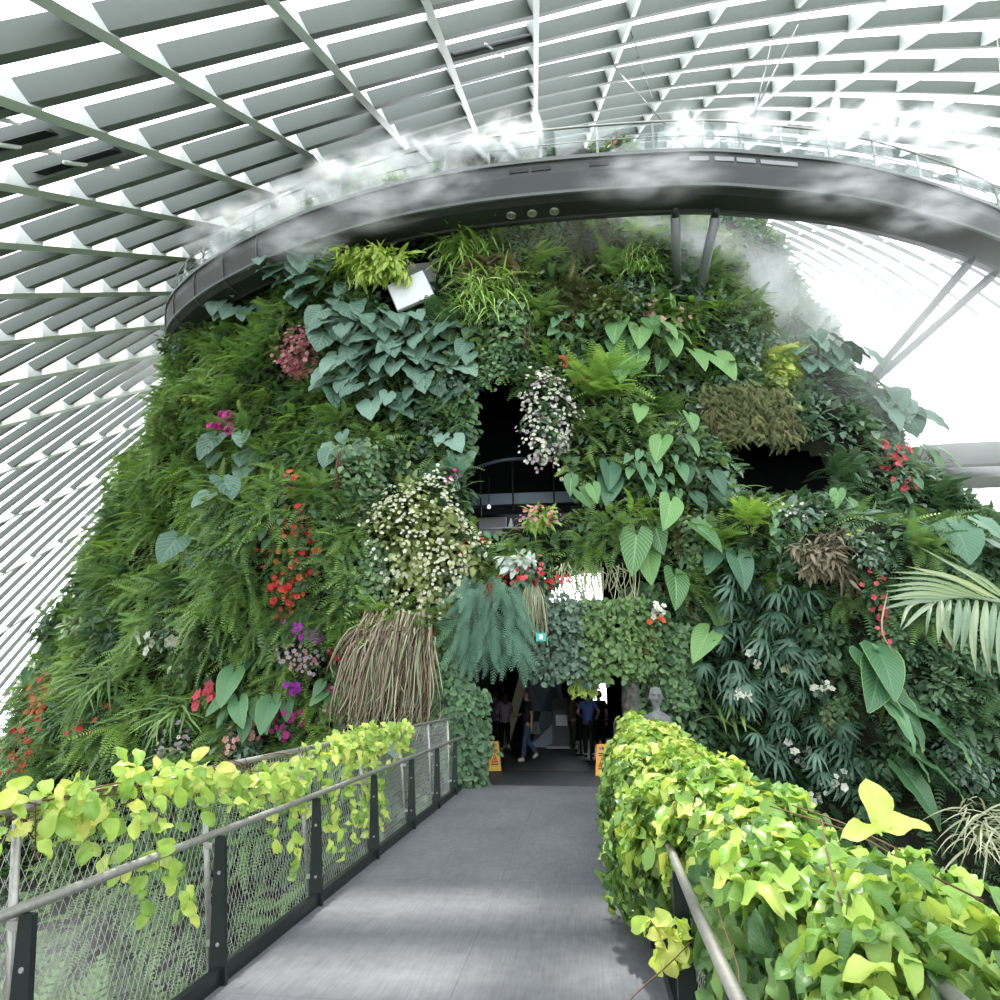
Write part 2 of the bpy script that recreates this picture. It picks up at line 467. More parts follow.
# ------------------------------------------------------------------ ground, deck, entrance hall
g = Geo(); g.add([(-90, -40, -5), (90, -40, -5), (90, 120, -5), (-90, 120, -5)], [[0, 1, 2, 3]])
struct(g.obj('ground', mat('garden_soil', (0.10, 0.12, 0.07), 0.95, 0, 0.1, (0.6, 0.4))))
DX0, DX1 = -2.33, 0.50
def deck_mat():
    m = mat('deck_boards', (0.30, 0.30, 0.31), 0.72, 0, 0.3)
    nt = m.node_tree; L = nt.links.new; b = nt.nodes['Principled BSDF']
    tc = nt.nodes.new('ShaderNodeTexCoord')
    def noise(scale, det, mp):
        mpn = nt.nodes.new('ShaderNodeMapping'); mpn.inputs['Scale'].default_value = mp; L(tc.outputs['Object'], mpn.inputs[0])
        n = nt.nodes.new('ShaderNodeTexNoise'); n.inputs['Scale'].default_value = scale; n.inputs['Detail'].default_value = det; L(mpn.outputs[0], n.inputs[0]); return n
    n1 = noise(1.3, 4, (1, 0.6, 1)); n2 = noise(60, 2, (1.0, 0.05, 1)); n3 = noise(9, 6, (1, 1, 1))
    def ramp(n, lo, hi, a, c):
        r = nt.nodes.new('ShaderNodeValToRGB'); r.color_ramp.elements[0].position = lo; r.color_ramp.elements[1].position = hi
        r.color_ramp.elements[0].color = (*a, 1); r.color_ramp.elements[1].color = (*c, 1); L(n.outputs['Fac'], r.inputs[0]); return r.outputs[0]
    def mix(a, c, f=1):
        x = nt.nodes.new('ShaderNodeMixRGB'); x.blend_type = 'MULTIPLY'; x.inputs[0].default_value = f; L(a, x.inputs[1]); L(c, x.inputs[2]); return x.outputs[0]
    c = mix(ramp(n1, 0.3, 0.75, (0.112, 0.116, 0.134), (0.158, 0.162, 0.176)), ramp(n2, 0.3, 0.7, (0.86,) * 3, (1.08,) * 3))
    c = mix(c, ramp(n3, 0.25, 0.8, (0.85,) * 3, (1.12,) * 3))
    L(c, b.inputs['Base Color'])
    bp = nt.nodes.new('ShaderNodeBump'); bp.inputs['Strength'].default_value = 0.35; bp.inputs['Distance'].default_value = 0.004
    L(n2.outputs['Fac'], bp.inputs['Height']); L(bp.outputs[0], b.inputs['Normal'])
    return m
M['deck'] = deck_mat()
g = Geo()
ys = [-1.6, 1.9, 4.35, 6.9, 9.3, 11.7, 13.4]           # boards meet in fine gaps
for a, b_ in zip(ys[:-1], ys[1:]):
    for xa, xb in ((DX0, -0.85), (-0.85, DX1)):
        g.box(((xa + xb) / 2, (a + b_) / 2, -0.06), (xb - xa - 0.002, b_ - a - 0.003, 0.12))
struct(g.obj('floor_deck', 'deck'))
g = Geo()
g.box(((DX0 + DX1) / 2, 14.65, -0.065), (DX1 - DX0 + 0.4, 2.49, 0.12)); g.box((-1.0, 14.9, -0.003), (0.012, 1.9, 0.004)); g.box((0.0, 14.9, -0.003), (0.012, 1.9, 0.004))
struct(g.obj('floor_shaded_deck', mat('shaded_boards', (0.035, 0.042, 0.05), 0.55, 0, 0.4, (6, 0.3))))  # last stretch of deck, its shadow painted in as a darker colour
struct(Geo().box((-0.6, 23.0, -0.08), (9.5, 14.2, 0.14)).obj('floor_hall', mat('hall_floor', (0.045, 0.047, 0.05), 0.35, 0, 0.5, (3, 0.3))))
struct(Geo().box(((DX0 + DX1) / 2, 6, -0.3), (DX1 - DX0 - 0.3, 15, 0.3)).obj('floor_girder', 'black_steel'))
# hall walls: shadow put into near-black, with openings through to the daylight behind
def wall_with_holes(name, y, x0, x1, z0, z1, holes, m, th=0.2):
    xs = sorted({x0, x1, *[h[0] for h in holes], *[h[1] for h in holes]}); zs = sorted({z0, z1, *[h[2] for h in holes], *[h[3] for h in holes]})
    g = Geo()
    for a, b_ in zip(xs[:-1], xs[1:]):
        for c, d in zip(zs[:-1], zs[1:]):
            cx, cz = (a + b_) / 2, (c + d) / 2
            if any(h[0] < cx < h[1] and h[2] < cz < h[3] for h in holes): continue
            g.box((cx, y, cz), (b_ - a, th, d - c))
    return struct(g.obj(name, m))
YB = 27.0
def pxhole(x0, y0, x1, y1, Y): a, b_ = atY(x0, y0, Y), atY(x1, y1, Y); return (a[0], b_[0], b_[2], a[2])
hs = [pxhole(543, 572, 603, 613, YB), pxhole(592, 670, 607, 706, YB), pxhole(632, 590, 652, 612, YB)]
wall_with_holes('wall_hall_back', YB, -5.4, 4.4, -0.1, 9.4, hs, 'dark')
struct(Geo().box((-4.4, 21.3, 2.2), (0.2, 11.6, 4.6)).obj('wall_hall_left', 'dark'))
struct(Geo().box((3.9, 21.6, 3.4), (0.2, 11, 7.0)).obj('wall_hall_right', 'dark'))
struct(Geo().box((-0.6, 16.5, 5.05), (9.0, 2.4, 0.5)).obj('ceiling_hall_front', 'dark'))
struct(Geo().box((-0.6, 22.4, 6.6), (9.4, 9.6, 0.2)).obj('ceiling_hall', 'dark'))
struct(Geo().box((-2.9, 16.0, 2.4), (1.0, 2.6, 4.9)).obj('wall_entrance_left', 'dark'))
# cave recesses (open in front)
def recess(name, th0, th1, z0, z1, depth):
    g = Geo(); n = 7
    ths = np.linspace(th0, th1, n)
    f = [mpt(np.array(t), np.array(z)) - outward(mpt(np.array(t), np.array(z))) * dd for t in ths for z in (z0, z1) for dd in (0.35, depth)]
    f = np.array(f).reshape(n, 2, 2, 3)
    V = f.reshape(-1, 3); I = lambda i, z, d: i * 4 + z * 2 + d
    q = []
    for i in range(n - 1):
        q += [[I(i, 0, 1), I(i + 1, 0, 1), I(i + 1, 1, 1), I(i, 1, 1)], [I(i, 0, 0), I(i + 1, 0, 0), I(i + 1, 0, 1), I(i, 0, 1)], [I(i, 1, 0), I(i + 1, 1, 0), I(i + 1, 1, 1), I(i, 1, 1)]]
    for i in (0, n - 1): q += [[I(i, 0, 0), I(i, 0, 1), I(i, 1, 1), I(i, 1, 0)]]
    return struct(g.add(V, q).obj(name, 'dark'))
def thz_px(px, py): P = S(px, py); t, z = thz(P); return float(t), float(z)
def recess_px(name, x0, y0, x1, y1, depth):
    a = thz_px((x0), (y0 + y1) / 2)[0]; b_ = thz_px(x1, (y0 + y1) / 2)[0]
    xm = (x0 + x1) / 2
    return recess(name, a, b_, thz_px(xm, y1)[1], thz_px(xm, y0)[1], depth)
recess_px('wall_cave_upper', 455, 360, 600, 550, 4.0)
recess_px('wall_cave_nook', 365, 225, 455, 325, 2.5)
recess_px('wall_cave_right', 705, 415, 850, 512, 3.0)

# ------------------------------------------------------------------ conservatory roof
A_ = ray(535, 287); U_ = np.cross(A_, [0, 0, 1]); U_ /= np.linalg.norm(U_); V_ = np.cross(U_, A_)
RU, RV = 57.6, 42.2
O_ = 28.6 * U_ - 25.3 * V_
NF = np.array([0, math.cos(-0.579), math.sin(-0.579)])
SPX = np.array([20, 50, 73, 88, 105, 120, 132, 141, 180]); SPY = np.array([3.6, 3.0, 2.5, 2.1, 1.5, 1.03, 0.85, 0.75, 0.72])
def roof(phi, k, inset=0.0):
    c = 2.7 + k * np.interp(phi, SPX, SPY)
    a = np.asarray(phi) * D2R
    B = O_ + (RU - inset) * np.cos(a)[..., None] * U_ + (RV - inset) * np.sin(a)[..., None] * V_
    t = (c - B @ NF) / (A_ @ NF)
    return B + t[..., None] * A_ + np.array([0, 0, CAMH - 1.6])
RIBS = [176, 170, 164.5, 159.5, 155, 151, 147.4, 144.4, 142.0, 139.6, 137.4, 135.3, 132.9, 130.4, 127.2, 123.6, 119.8, 115, 109.7, 104.6, 99.2, 93.2, 87.6, 81.2, 74.5, 67, 59, 51, 43, 35, 27]
K0, K1 = -12, 34
def roof_n(phi):
    a = np.asarray(phi) * D2R
    n = (np.cos(a) / RU)[..., None] * U_ + (np.sin(a) / RV)[..., None] * V_
    return nrm(n)
ks = np.linspace(K0, K1, 60)
for i, ph in enumerate(RIBS):
    P = roof(np.full(60, float(ph)), ks); n = roof_n(np.full(60, float(ph)))
    T = nrm(np.gradient(P, axis=0)); B = nrm(np.cross(T, n))
    hw = float(np.interp(ph, [50, 100, 101, 144, 152], [.16, .24, .17, .16, .07]))
    dp = float(np.interp(ph, [50, 100, 101, 144, 152, 165], [.6, .95, .66, .6, .32, .2]))
    V = np.stack([P + B * hw, P - B * hw, P - B * hw * 0.72 - n * dp, P + B * hw * 0.72 - n * dp], 1).reshape(-1, 3)
    q = [[a * 4 + j, a * 4 + (j + 1) % 4, (a + 1) * 4 + (j + 1) % 4, (a + 1) * 4 + j] for a in range(59) for j in range(4)]
    struct(Geo().add(V, q).obj('trim_%d' % (i + 1), 'steel_rib'))
PH = np.concatenate([np.linspace(27, 100, 40), np.linspace(101.5, 176, 50)])
for i, k in enumerate(range(K0, K1)):
    P = roof(PH, np.full(len(PH), float(k))); n = roof_n(PH)
    T = nrm(np.gradient(P, axis=0)); B = nrm(np.cross(T, n))
    sc_ = np.interp(PH, [40, 60, 88, 120, 134, 141, 150, 158, 176], [.9, 1.7, 1.6, 1.1, .95, .72, .5, .34, .28])[:, None]
    V = np.stack([P + B * 0.16 * sc_, P - B * 0.16 * sc_, P - B * 0.14 * sc_ - n * 0.56 * sc_, P + B * 0.14 * sc_ - n * 0.56 * sc_], 1).reshape(-1, 3)
    m_ = len(PH)
    q = [[a * 4 + j, a * 4 + (j + 1) % 4, (a + 1) * 4 + (j + 1) % 4, (a + 1) * 4 + j] for a in range(m_ - 1) for j in range(4)]
    struct(Geo().add(V, q).obj('trim_%d' % (len(RIBS) + i + 1), 'fin'))
for i, (a, b_) in enumerate(zip(RIBS[:-1], RIBS[1:])):
    kk = np.linspace(K0, K1, 24); pp = np.linspace(a, b_, 4)
    X, Y = np.meshgrid(pp, kk, indexing='ij')
    V = roof(X.ravel(), Y.ravel(), -0.06)
    struct(Geo().add(V, grid_faces(4, 24)).obj('window_%d' % (i + 1), 'glass'))
# opened vents seen as dark louvres between two fins
def vent(ph0, ph1, k, label):
    pp = np.linspace(ph0, ph1, 6)
    t = thing('roof_vent', label, 'vent', roof(np.array([ph0]), np.array([k]))[0], 0, 'opened roof vents')
    loc = np.array(t.location)
    def bar(k0, k1, i0, i1, nm, m):
        a = roof(pp, np.full(6, k0), i0) - loc; b_ = roof(pp, np.full(6, k1), i0) - loc
        c = roof(pp, np.full(6, k1), i1) - loc; d = roof(pp, np.full(6, k0), i1) - loc
        V = np.stack([a, b_, c, d], 1).reshape(-1, 3)
        q = [[x * 4 + j, x * 4 + (j + 1) % 4, (x + 1) * 4 + (j + 1) % 4, (x + 1) * 4 + j] for x in range(5) for j in range(4)] + [[0, 1, 2, 3], [20, 21, 22, 23]]
        return Geo().add(V, q).obj(nm, m, t)
    bar(k + 0.12, k + 0.5, 0.3, 0.46, 'louvre', 'black_steel'); bar(k + 0.5, k + 0.58, 0.2, 0.5, 'louvre', 'strut')
    mid = roof(pp[2:4], np.array([k + 0.1, k + 0.8]), 0.48) - loc
    Geo().tube([mid[0], mid[1]], 0.05).obj('actuator', 'white', t)
def phk(px, py):
    d = ray(px, py)
    lo = None
    du, dv, da = d @ U_, d @ V_, d @ A_
    a = (du / RU) ** 2 + (dv / RV) ** 2; b_ = -2 * (du * 28.6 / RU ** 2 + dv * -25.3 / RV ** 2); c = (28.6 / RU) ** 2 + (25.3 / RV) ** 2 - 1
    s = (-b_ + math.sqrt(b_ * b_ - 4 * a * c)) / (2 * a); X = d * s
    ph = math.degrees(math.atan2((X @ V_ + 25.3) / RV, (X @ U_ - 28.6) / RU))
    return ph, (NF @ X - 2.7) / np.interp(ph, SPX, SPY)
def vent_px(x0, y0, x1, y1, label):
    (pa, ka), (pb, kb) = phk(x0, y0), phk(x1, y1)
    vent(pa, pb, math.floor((ka + kb) / 2 + 0.3), label)
vent_px(2, 66, 55, 48, 'dark opened roof vent at the left picture edge, topmost of the left vents')
vent_px(25, 100, 100, 85, 'dark opened roof vent louvre beside the crossing of two ribs, middle of the left vents')
vent_px(80, 122, 150, 105, 'dark opened roof vent louvre, lowest and smallest of the left vents')
vent_px(450, 20, 525, 5, 'dark opened roof vent louvre high over the middle of the curved walkway')

# ------------------------------------------------------------------ the raised ring walkway
RH = 15.1
ctrl = np.array([(-12.6, 24.6), (-14.4, 22.8), (-15.2, 21.0), (-14.9, 19.6), (-13.8, 18.3), (-11.8, 16.9), (-9.6, 15.8), (-7.8, 15.1), (-5.9, 14.55), (-3.9, 14.15), (-1.7, 13.95), (0.9, 13.95), (3.4, 14.1), (5.2, 14.45), (7.5, 15.05), (10.0, 16.1), (12.6, 17.5), (15.5, 19.6), (18.5, 22.6)])
def spline(c, n):
    c = np.asarray(c, float); m = len(c)
    c2 = np.vstack([2 * c[0] - c[1], c, 2 * c[-1] - c[-2]])
    t = np.linspace(0, m - 1 - 1e-6, n); i = t.astype(int); f = (t - i)[:, None]
    p0, p1, p2, p3 = c2[i], c2[i + 1], c2[i + 2], c2[i + 3]
    return 0.5 * (2 * p1 + (p2 - p0) * f + (2 * p0 - 5 * p1 + 4 * p2 - p3) * f ** 2 + (-p0 + 3 * p1 - 3 * p2 + p3) * f ** 3)
RP = spline(ctrl, 160); RT = nrm(np.gradient(RP, axis=0))
RO = np.stack([RT[:, 1], -RT[:, 0], 0 * RT[:, 0]], 1)             # outward = towards the bridge
RP3 = np.concatenate([RP, np.full((160, 1), RH)], 1)
def RSEC(px):      # ring index seen at this column
    q = proj(RP3); j = np.argmin(np.abs(q[40:, 0] - px)) + 40 if px > 330 else np.argmin(np.abs(q[24:80, 0] - px)) + 24
    return int(j)
ring = thing('skywalk', 'curved grey and black raised walkway sweeping in front of the mountain top', 'walkway', tuple(RP3[80]))
RL = RP3 - RP3[80]
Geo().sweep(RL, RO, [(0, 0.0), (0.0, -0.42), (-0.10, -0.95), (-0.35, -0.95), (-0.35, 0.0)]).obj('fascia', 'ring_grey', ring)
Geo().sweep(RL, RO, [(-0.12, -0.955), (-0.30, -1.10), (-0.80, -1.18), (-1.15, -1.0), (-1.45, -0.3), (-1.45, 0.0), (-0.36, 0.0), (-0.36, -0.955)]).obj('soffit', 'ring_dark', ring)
Geo().sweep(RL, RO, [(0.06, 0.05), (0.06, -0.06), (0.0, -0.06), (0.0, 0.05)]).obj('top_edge', 'ring_line', ring)
Geo().sweep(RL, RO, [(-0.05, -0.93), (-0.07, -1.0), (-0.14, -1.0), (-0.14, -0.93)]).obj('lower_edge', 'ring_line', ring)
Geo().sweep(RL, RO, [(-.75, -1.165), (-.75, -1.19), (-.81, -1.2), (-.81, -1.17)]).obj('seam', 'ring_grey', ring)
for i in range(6, 156, 3):
    if 30 < i < 150 and i % 6: continue
    p, o = RL[i], RO[i]; t = np.array([RT[i][0], RT[i][1], 0])
    if i < 60:     # pale panel joints where the walkway turns back
        Geo().tube([p + o * 0.02 + (0, 0, -0.03), p + o * 0.02 + (0, 0, -0.42), p + o * -0.08 + (0, 0, -0.95), p + o * -0.30 + (0, 0, -1.11), p + o * -.8 + (0, 0, -1.19)], 0.03, 4).obj('panel_joint', 'ring_line', ring)
for i, sz in [(RSEC(q), .5) for q in (522, 541, 604, 700, 721, 747, 766, 786)]:
    p, o = RL[i], RO[i]; t = np.array([RT[i][0], RT[i][1], 0])
    Geo().box(p + o * 0.0 + (0, 0, -0.25), (sz, 0.05, 0.13), np.stack([t, o, [0, 0, 1]], 1)).obj('slot_window', 'grey' if i > 105 else 'ring_dark', ring)  # lit look of the right-hand slots put into a grey colour
rail = thing('balustrade', 'glass and steel balustrade along the outer edge of the raised walkway', 'railing', tuple(RP3[80]))
Geo().tube(RL + RO * -0.12 + np.array([0, 0, 1.12]), 0.03, 6).obj('handrail', 'steel', rail)
Geo().tube(RL + RO * -0.12 + np.array([0, 0, 0.62]), 0.018, 6).obj('handrail', 'steel', rail)
Geo().sweep(RL, RO, [(-0.10, 0.02), (-0.10, 1.05), (-0.115, 1.05), (-0.115, 0.02)]).obj('glass', 'rail_glass', rail)
for i in range(2, 160, 5):
    p, o = RL[i], RO[i]
    Geo().box(p + o * -0.15 + (0, 0, 0.56), (0.06, 0.06, 1.12)).obj('post', 'steel', rail)
# floor lights set in the soffit
for px, lab in ((511, 'small round soffit light under the walkway, first of three in a row'), (529, 'small round soffit light under the walkway, middle one of three'), (547, 'small round soffit light under the walkway, last of three beside the dark stretch')):
    i = RSEC(px); p = RP3[i] + RO[i] * -0.55 + (0, 0, -1.15)
    t = thing('downlight', lab, 'light', tuple(p), 0, 'soffit lights')
    Geo().lathe([(0.10, 0.04), (0.13, 0.0), (0.13, -0.03), (0.09, -0.03), (0.085, 0.0)], (0, 0, 0)).obj('ring_trim', 'steel', t)
    Geo().lathe([(0.085, 0.0), (0.06, -0.02), (0.0, -0.03)], (0, 0, 0)).obj('lens', 'grey', t)
# struts carrying the walkway
def strut(a, b_, lab, r=0.13):
    a, b_ = np.array(a), np.array(b_)
    t = thing('strut', lab, 'support strut', tuple(b_), 0, 'struts under the raised walkways')
    d = nrm(a - b_)
    Geo().tube([np.zeros(3) + d * 0.3, a - b_ - d * 0.25], r, 12).obj('tube', 'strut', t, True)
    Geo().tube([a - b_ - d * 0.28, a - b_], [r * 0.9, r * 0.5], 10).obj('end_cone', 'black_steel', t)
    Geo().tube([np.zeros(3) - d * 0.3, d * 0.32], [r * 1.6, r * 1.25], 10).obj('socket', 'strut', t)
def ringpt(px, off, dz): i = RSEC(px); return RP3[i] + RO[i] * off + (0, 0, dz)
strut(ringpt(679, -0.7, -1.12), Sn(677, 294), 'upright grey strut from the walkway to the mountain, left one of the middle pair')
strut(ringpt(724, -0.7, -1.12), Sn(697, 306), 'slanting grey strut beside the upright one, holding up the walkway')
strut(ringpt(992, -0.7, -1.12), Sn(884, 386), 'long slanting grey strut at right reaching the hazy slope, upper of two')
strut(ringpt(1012, -0.7, -1.12) + np.array([0.5, 0.4, 0]), Sn(900, 388), 'long slanting grey strut at right reaching the hazy slope, lower of two')
# lower walkway far right
lw = np.array([(12.5, 26.5, 10.2), (15, 26.0, 10.2), (19, 26.4, 10.2), (24, 28.5, 10.2), (29, 32, 10.2)])
LP = spline(lw, 30); lt = nrm(np.gradient(LP, axis=0)); lo = np.stack([lt[:, 1], -lt[:, 0], 0 * lt[:, 0]], 1)
t = thing('lower_skywalk', 'hazy grey lower walkway leaving the mountain at the right edge', 'walkway', tuple(LP[0]))
Geo().sweep(LP - LP[0], lo, [(0, 0.9), (0, 0.0), (-0.5, -0.4), (-2.0, -0.4), (-2.2, 0.9)]).obj('deck', 'ring_grey', t)
Geo().tube(LP - LP[0] + lo * -0.05 + np.array([0, 0, 1.9]), 0.03, 6).obj('handrail', 'steel', t)
strut(LP[12] + (0, 0, -0.3), Sn(935, 474), 'short thick strut under the lower walkway at the right edge', 0.2)
# thin cables between roof and walkway
def roofpt(px, py):
    ph, k = phk(px, py); return roof(np.array([ph]), np.array([k]), 0.5)[0]
def cable(a, b_, lab, r=0.03):
    o = Geo().tube([a, b_], r, 6).obj('stay_cable', 'ring_line'); tag(o, lab, 'cable', 'stay cables under the roof')
cable(roofpt(607, 42), ringpt(693, -0.1, 0.2), 'thin diagonal stay cable running down to the walkway above the upright strut')
cable(roofpt(620, 0), roofpt(646, 78), 'short thin stay cable crossing the roof grid above the long diagonal one')
cable(roofpt(762, 14), ringpt(760, -0.3, 0.9), 'thin near vertical cable meeting the walkway at its darkest stretch, right strand')
cable(roofpt(786, 3), ringpt(752, -0.3, 0.9), 'thin leaning cable meeting the walkway at its darkest stretch, long strand')
cable(roofpt(316, 118), ringpt(330, -0.5, 0.9), 'thin hanger over the misty left part of the walkway, dark strand')
cable(roofpt(333, 128), ringpt(327, -0.5, 0.9), 'thin hanger over the misty left part of the walkway, pale strand')
cable(roofpt(982, 15), ringpt(1030, -0.3, 0.8), 'thin stay cable at the upper right corner of the roof')
# ------------------------------------------------------------------ plants
LM = {}
def lm(n, cols, *a, **k):
    cols = [tuple(min(.75, (x * .86 + .14 * (c[0] * .3 + c[1] * .6 + c[2] * .1)) * GAIN) for x in c) for c in cols]
    LM[n] = leaf_mat('leaf_' + n, cols, *a, **k)
GAIN = 2.2
lm('fern_bright', [(0.056, 0.112, 0.019), (0.120, 0.210, 0.036), (0.224, 0.336, 0.065)])
lm('fern_mid', [(0.033, 0.077, 0.020), (0.083, 0.154, 0.037), (0.148, 0.238, 0.062)])
lm('fern_dark', [(0.015, 0.041, 0.017), (0.039, 0.088, 0.036), (0.075, 0.149, 0.065)])
lm('fern_blue', [(.045, .10, .075), (.09, .17, .13), (.15, .25, .20)])
lm('fern_lime', [(.08, .16, .02), (.15, .27, .03), (.28, .36, .05)])
lm('shield', [(0.021, 0.055, 0.037), (0.042, 0.092, 0.066), (0.080, 0.143, 0.110)], 0.38, 0.15, ((.34, .46, .36), 6, 0.32), 0.2)
lm('anthurium', [(0.015, 0.053, 0.018), (0.037, 0.106, 0.030), (0.081, 0.178, 0.042)], 0.4, 0.22, ((.28, .42, .20), 9, 0.7), 0.3)
lm('anthurium_dark', [(0.011, 0.038, 0.022), (0.022, 0.068, 0.038), (0.045, 0.105, 0.060)], 0.4, 0.15, ((.14, .25, .15), 9, 0.6), 0.3)
lm('elephant', [(0.017, 0.060, 0.022), (0.033, 0.096, 0.040), (0.061, 0.144, 0.060)], 0.38, 0.2, ((.16, .30, .16), 10, 0.5), 0.2, 0.4, ((.22, .40, .12), 0.95))
lm('shrub_olive', [(0.031, 0.056, 0.015), (0.075, 0.112, 0.027), (0.138, 0.188, 0.050)])
lm('shrub_dark', [(0.012, 0.030, 0.014), (0.030, 0.068, 0.031), (0.075, 0.135, 0.066)])
lm('shrub_grey', [(0.030, 0.060, 0.040), (0.070, 0.120, 0.085), (0.140, 0.200, 0.150)])
lm('shrub_lime', [(.10, .16, .02), (.20, .28, .03), (.36, .42, .06)])
lm('moss', [(0.036, 0.042, 0.014), (0.072, 0.078, 0.024), (0.120, 0.108, 0.042)], 0.8, 0.1)
lm('dead', [(.035, .03, .018), (.08, .065, .04), (.13, .11, .07)], 0.8, 0.1)
lm('bronze', [(.05, .045, .022), (.10, .085, .045), (.16, .15, .08)])
lm('silver', [(.16, .20, .18), (.30, .36, .33), (.45, .50, .47)])
lm('variegated', [(.06, .11, .05), (.20, .27, .13), (.50, .52, .36)])
lm('spider', [(.08, .16, .03), (.22, .34, .08), (.42, .50, .22)])
lm('cream_leaf', [(.05, .075, .018), (.11, .14, .035), (.22, .25, .08)])
lm('ivy', [(0.015, 0.043, 0.019), (0.038, 0.085, 0.034), (0.085, 0.153, 0.051)], 0.4, 0.2)
lm('ivy_grey', [(0.019, 0.040, 0.025), (0.043, 0.081, 0.053), (0.087, 0.130, 0.087)], 0.4, 0.2)
lm('ivy_lime', [(0.014, 0.038, 0.010), (0.036, 0.082, 0.020), (0.076, 0.133, 0.033)], 0.4, 0.25)
lm('umbrella', [(0.010, 0.028, 0.018), (0.022, 0.056, 0.034), (0.052, 0.104, 0.068)], 0.4, 0.12)
lm('conifer', [(0.027, 0.071, 0.047), (0.054, 0.123, 0.081), (0.090, 0.180, 0.119)])
lm('dry', [(0.083, 0.055, 0.037), (0.175, 0.129, 0.092), (0.304, 0.239, 0.184)], 0.8, 0.15)
lm('dry_green', [(.08, .09, .05), (.18, .19, .11), (.30, .30, .20)], 0.7, 0.2)
lm('palm', [(0.050, 0.090, 0.059), (0.099, 0.150, 0.106), (0.186, 0.216, 0.132)], 0.45, 0.25)
GAIN = 1.95
lm('vine', [(0.043, 0.119, 0.024), (0.123, 0.231, 0.026), (0.246, 0.343, 0.042), (0.435, 0.448, 0.072)], 0.36, 0.38, ((.45, .55, .14), 8, 0.22), 0.0)
lm('vine_green', [(0.016, 0.052, 0.018), (0.046, 0.111, 0.029), (0.104, 0.189, 0.036), (0.208, 0.286, 0.058)], 0.36, 0.3, ((.25, .36, .09), 8, 0.22), 0.0)
for n, c in dict(pink=(.62, .12, .17), brownpink=(.36, .10, .12), magenta=(.62, .03, .33), red=(.60, .03, .035), orange=(.70, .12, .03), white=(.72, .72, .64), cream=(.62, .64, .42), lilac=(.52, .40, .52), purple=(.36, .03, .42), palepink=(.68, .36, .36), yellow=(.70, .55, .06), rose=(.70, .10, .14)).items():
    LM['f_' + n] = leaf_mat('petal_' + n, [tuple(x * .65 for x in c), c, tuple(min(1, x * 1.15 + .03) for x in c)], 0.6, 0.3)

def R_(n, a=0.0, b=1.0): return a + (b - a) * RNG.random(n)
def hemi(n, up=0.0):
    v = RNG.normal(size=(n, 3)); v = nrm(v); v[:, 1] = -np.abs(v[:, 1]); v[:, 2] += up
    return nrm(v)

def k_fern(w, h, leaf='fern_mid', T='frond', n=26, droop=0.0):
    g = Geo(); L = 0.62 * max(w, h)
    a = R_(n, -1.45, 1.45); e = R_(n, -0.25 - droop, 1.25 - droop)
    D = np.stack([np.sin(a) * np.cos(e), -np.cos(a) * np.cos(e) - 0.25, np.sin(e)], 1)
    P = np.stack([R_(n, -.18, .18) * w, R_(n, -.05, .12), R_(n, -.2, .12) * h], 1)
    inst(g, TL[T], P, D, np.array([[0, -0.35, 1]]) + RNG.normal(size=(n, 3)) * .25, L * R_(n, .65, 1.1))
    s = Geo(); s.lathe([(0.03, -.12), (0.06, -.02), (0.045, .08), (0.01, .12)], (0, -0.02, 0), 6)
    return [('fronds', g, leaf), ('crown', s, 'brown')]
def lumpy(d, a=.3):
    k = RNG.uniform(2.5, 6, 3); f = RNG.uniform(0, 6, 3)
    return 1 - a + a * 1.1 * (np.sin(d[:, 0] * k[0] + f[0]) * np.sin(d[:, 2] * k[1] + f[1]) + .5 * np.sin((d[:, 0] + d[:, 2]) * k[2] * 1.7 + f[2]))
def k_bush(w, h, leaf='shrub_dark', T='small', n=260, ls=0.13, depth=0.45, droop=0.4):
    g = Geo(); d = hemi(n); rr = R_(n) ** 0.45 * lumpy(d)
    P = d * rr[:, None] * np.array([w * .56, depth, h * .56])
    D = d * .7 + RNG.normal(size=(n, 3)) * .5 + (0, -.2, -droop); N = d * .7 + (0, -.3, .7) + RNG.normal(size=(n, 3)) * .3
    inst(g, TL[T], P, D, N, ls * R_(n, .6, 1.25))
    s = Geo()
    for k in range(7):
        e = hemi(1)[0] * np.array([w * .42, depth * .8, h * .42]); s.tube([(0, .1, -h * .1), e * .5 + (0, 0, -.03), e], [.02, .013, .006], 4)
    return [('foliage', g, leaf), ('stems', s, 'stem')]
def flowers(w, h, col, n, fs, T='flower', depth=0.5, cl=1, spread=0.06):
    c = hemi(n); P = c * np.array([w * .56, depth * 1.1, h * .56]) * (np.maximum(.75, lumpy(c)) * R_(n, .9, 1.12))[:, None]
    P = np.repeat(P, cl, 0) + RNG.normal(size=(n * cl, 3)) * spread * (cl > 1); c = np.repeat(c, cl, 0)
    N = c * .6 + (0, -.8, .35) + RNG.normal(size=(n * cl, 3)) * .35
    D = np.cross(N, RNG.normal(size=(n * cl, 3)))
    S_ = fs * .8 * R_(n * cl, .7, 1.25)
    if n <= 26:
        out = []
        for i in range(n):
            q = slice(i * cl, (i + 1) * cl); g = Geo(); inst(g, TL[T], P[q], D[q], N[q], S_[q]); out.append(('flower', g, 'f_' + col))
        return out
    g = Geo(); inst(g, TL[T], P, D, N, S_)
    return [('flowers', g, 'f_' + col)]
def k_flower(w, h, col, nf=14, fs=0.14, leaf='shrub_dark', T='small', n=200, ls=0.12, cl=1, spread=.06, FT='flower', col2=None, depth=.45):
    r = k_bush(w, h, leaf, T, n, ls, depth) + flowers(w * 1.03, h * 1.03, col, nf, fs, FT, depth * 1.12, cl, spread)
    if col2: r += flowers(w, h, col2, nf // 2, fs, FT, depth * 1.1, cl, spread)
    return r
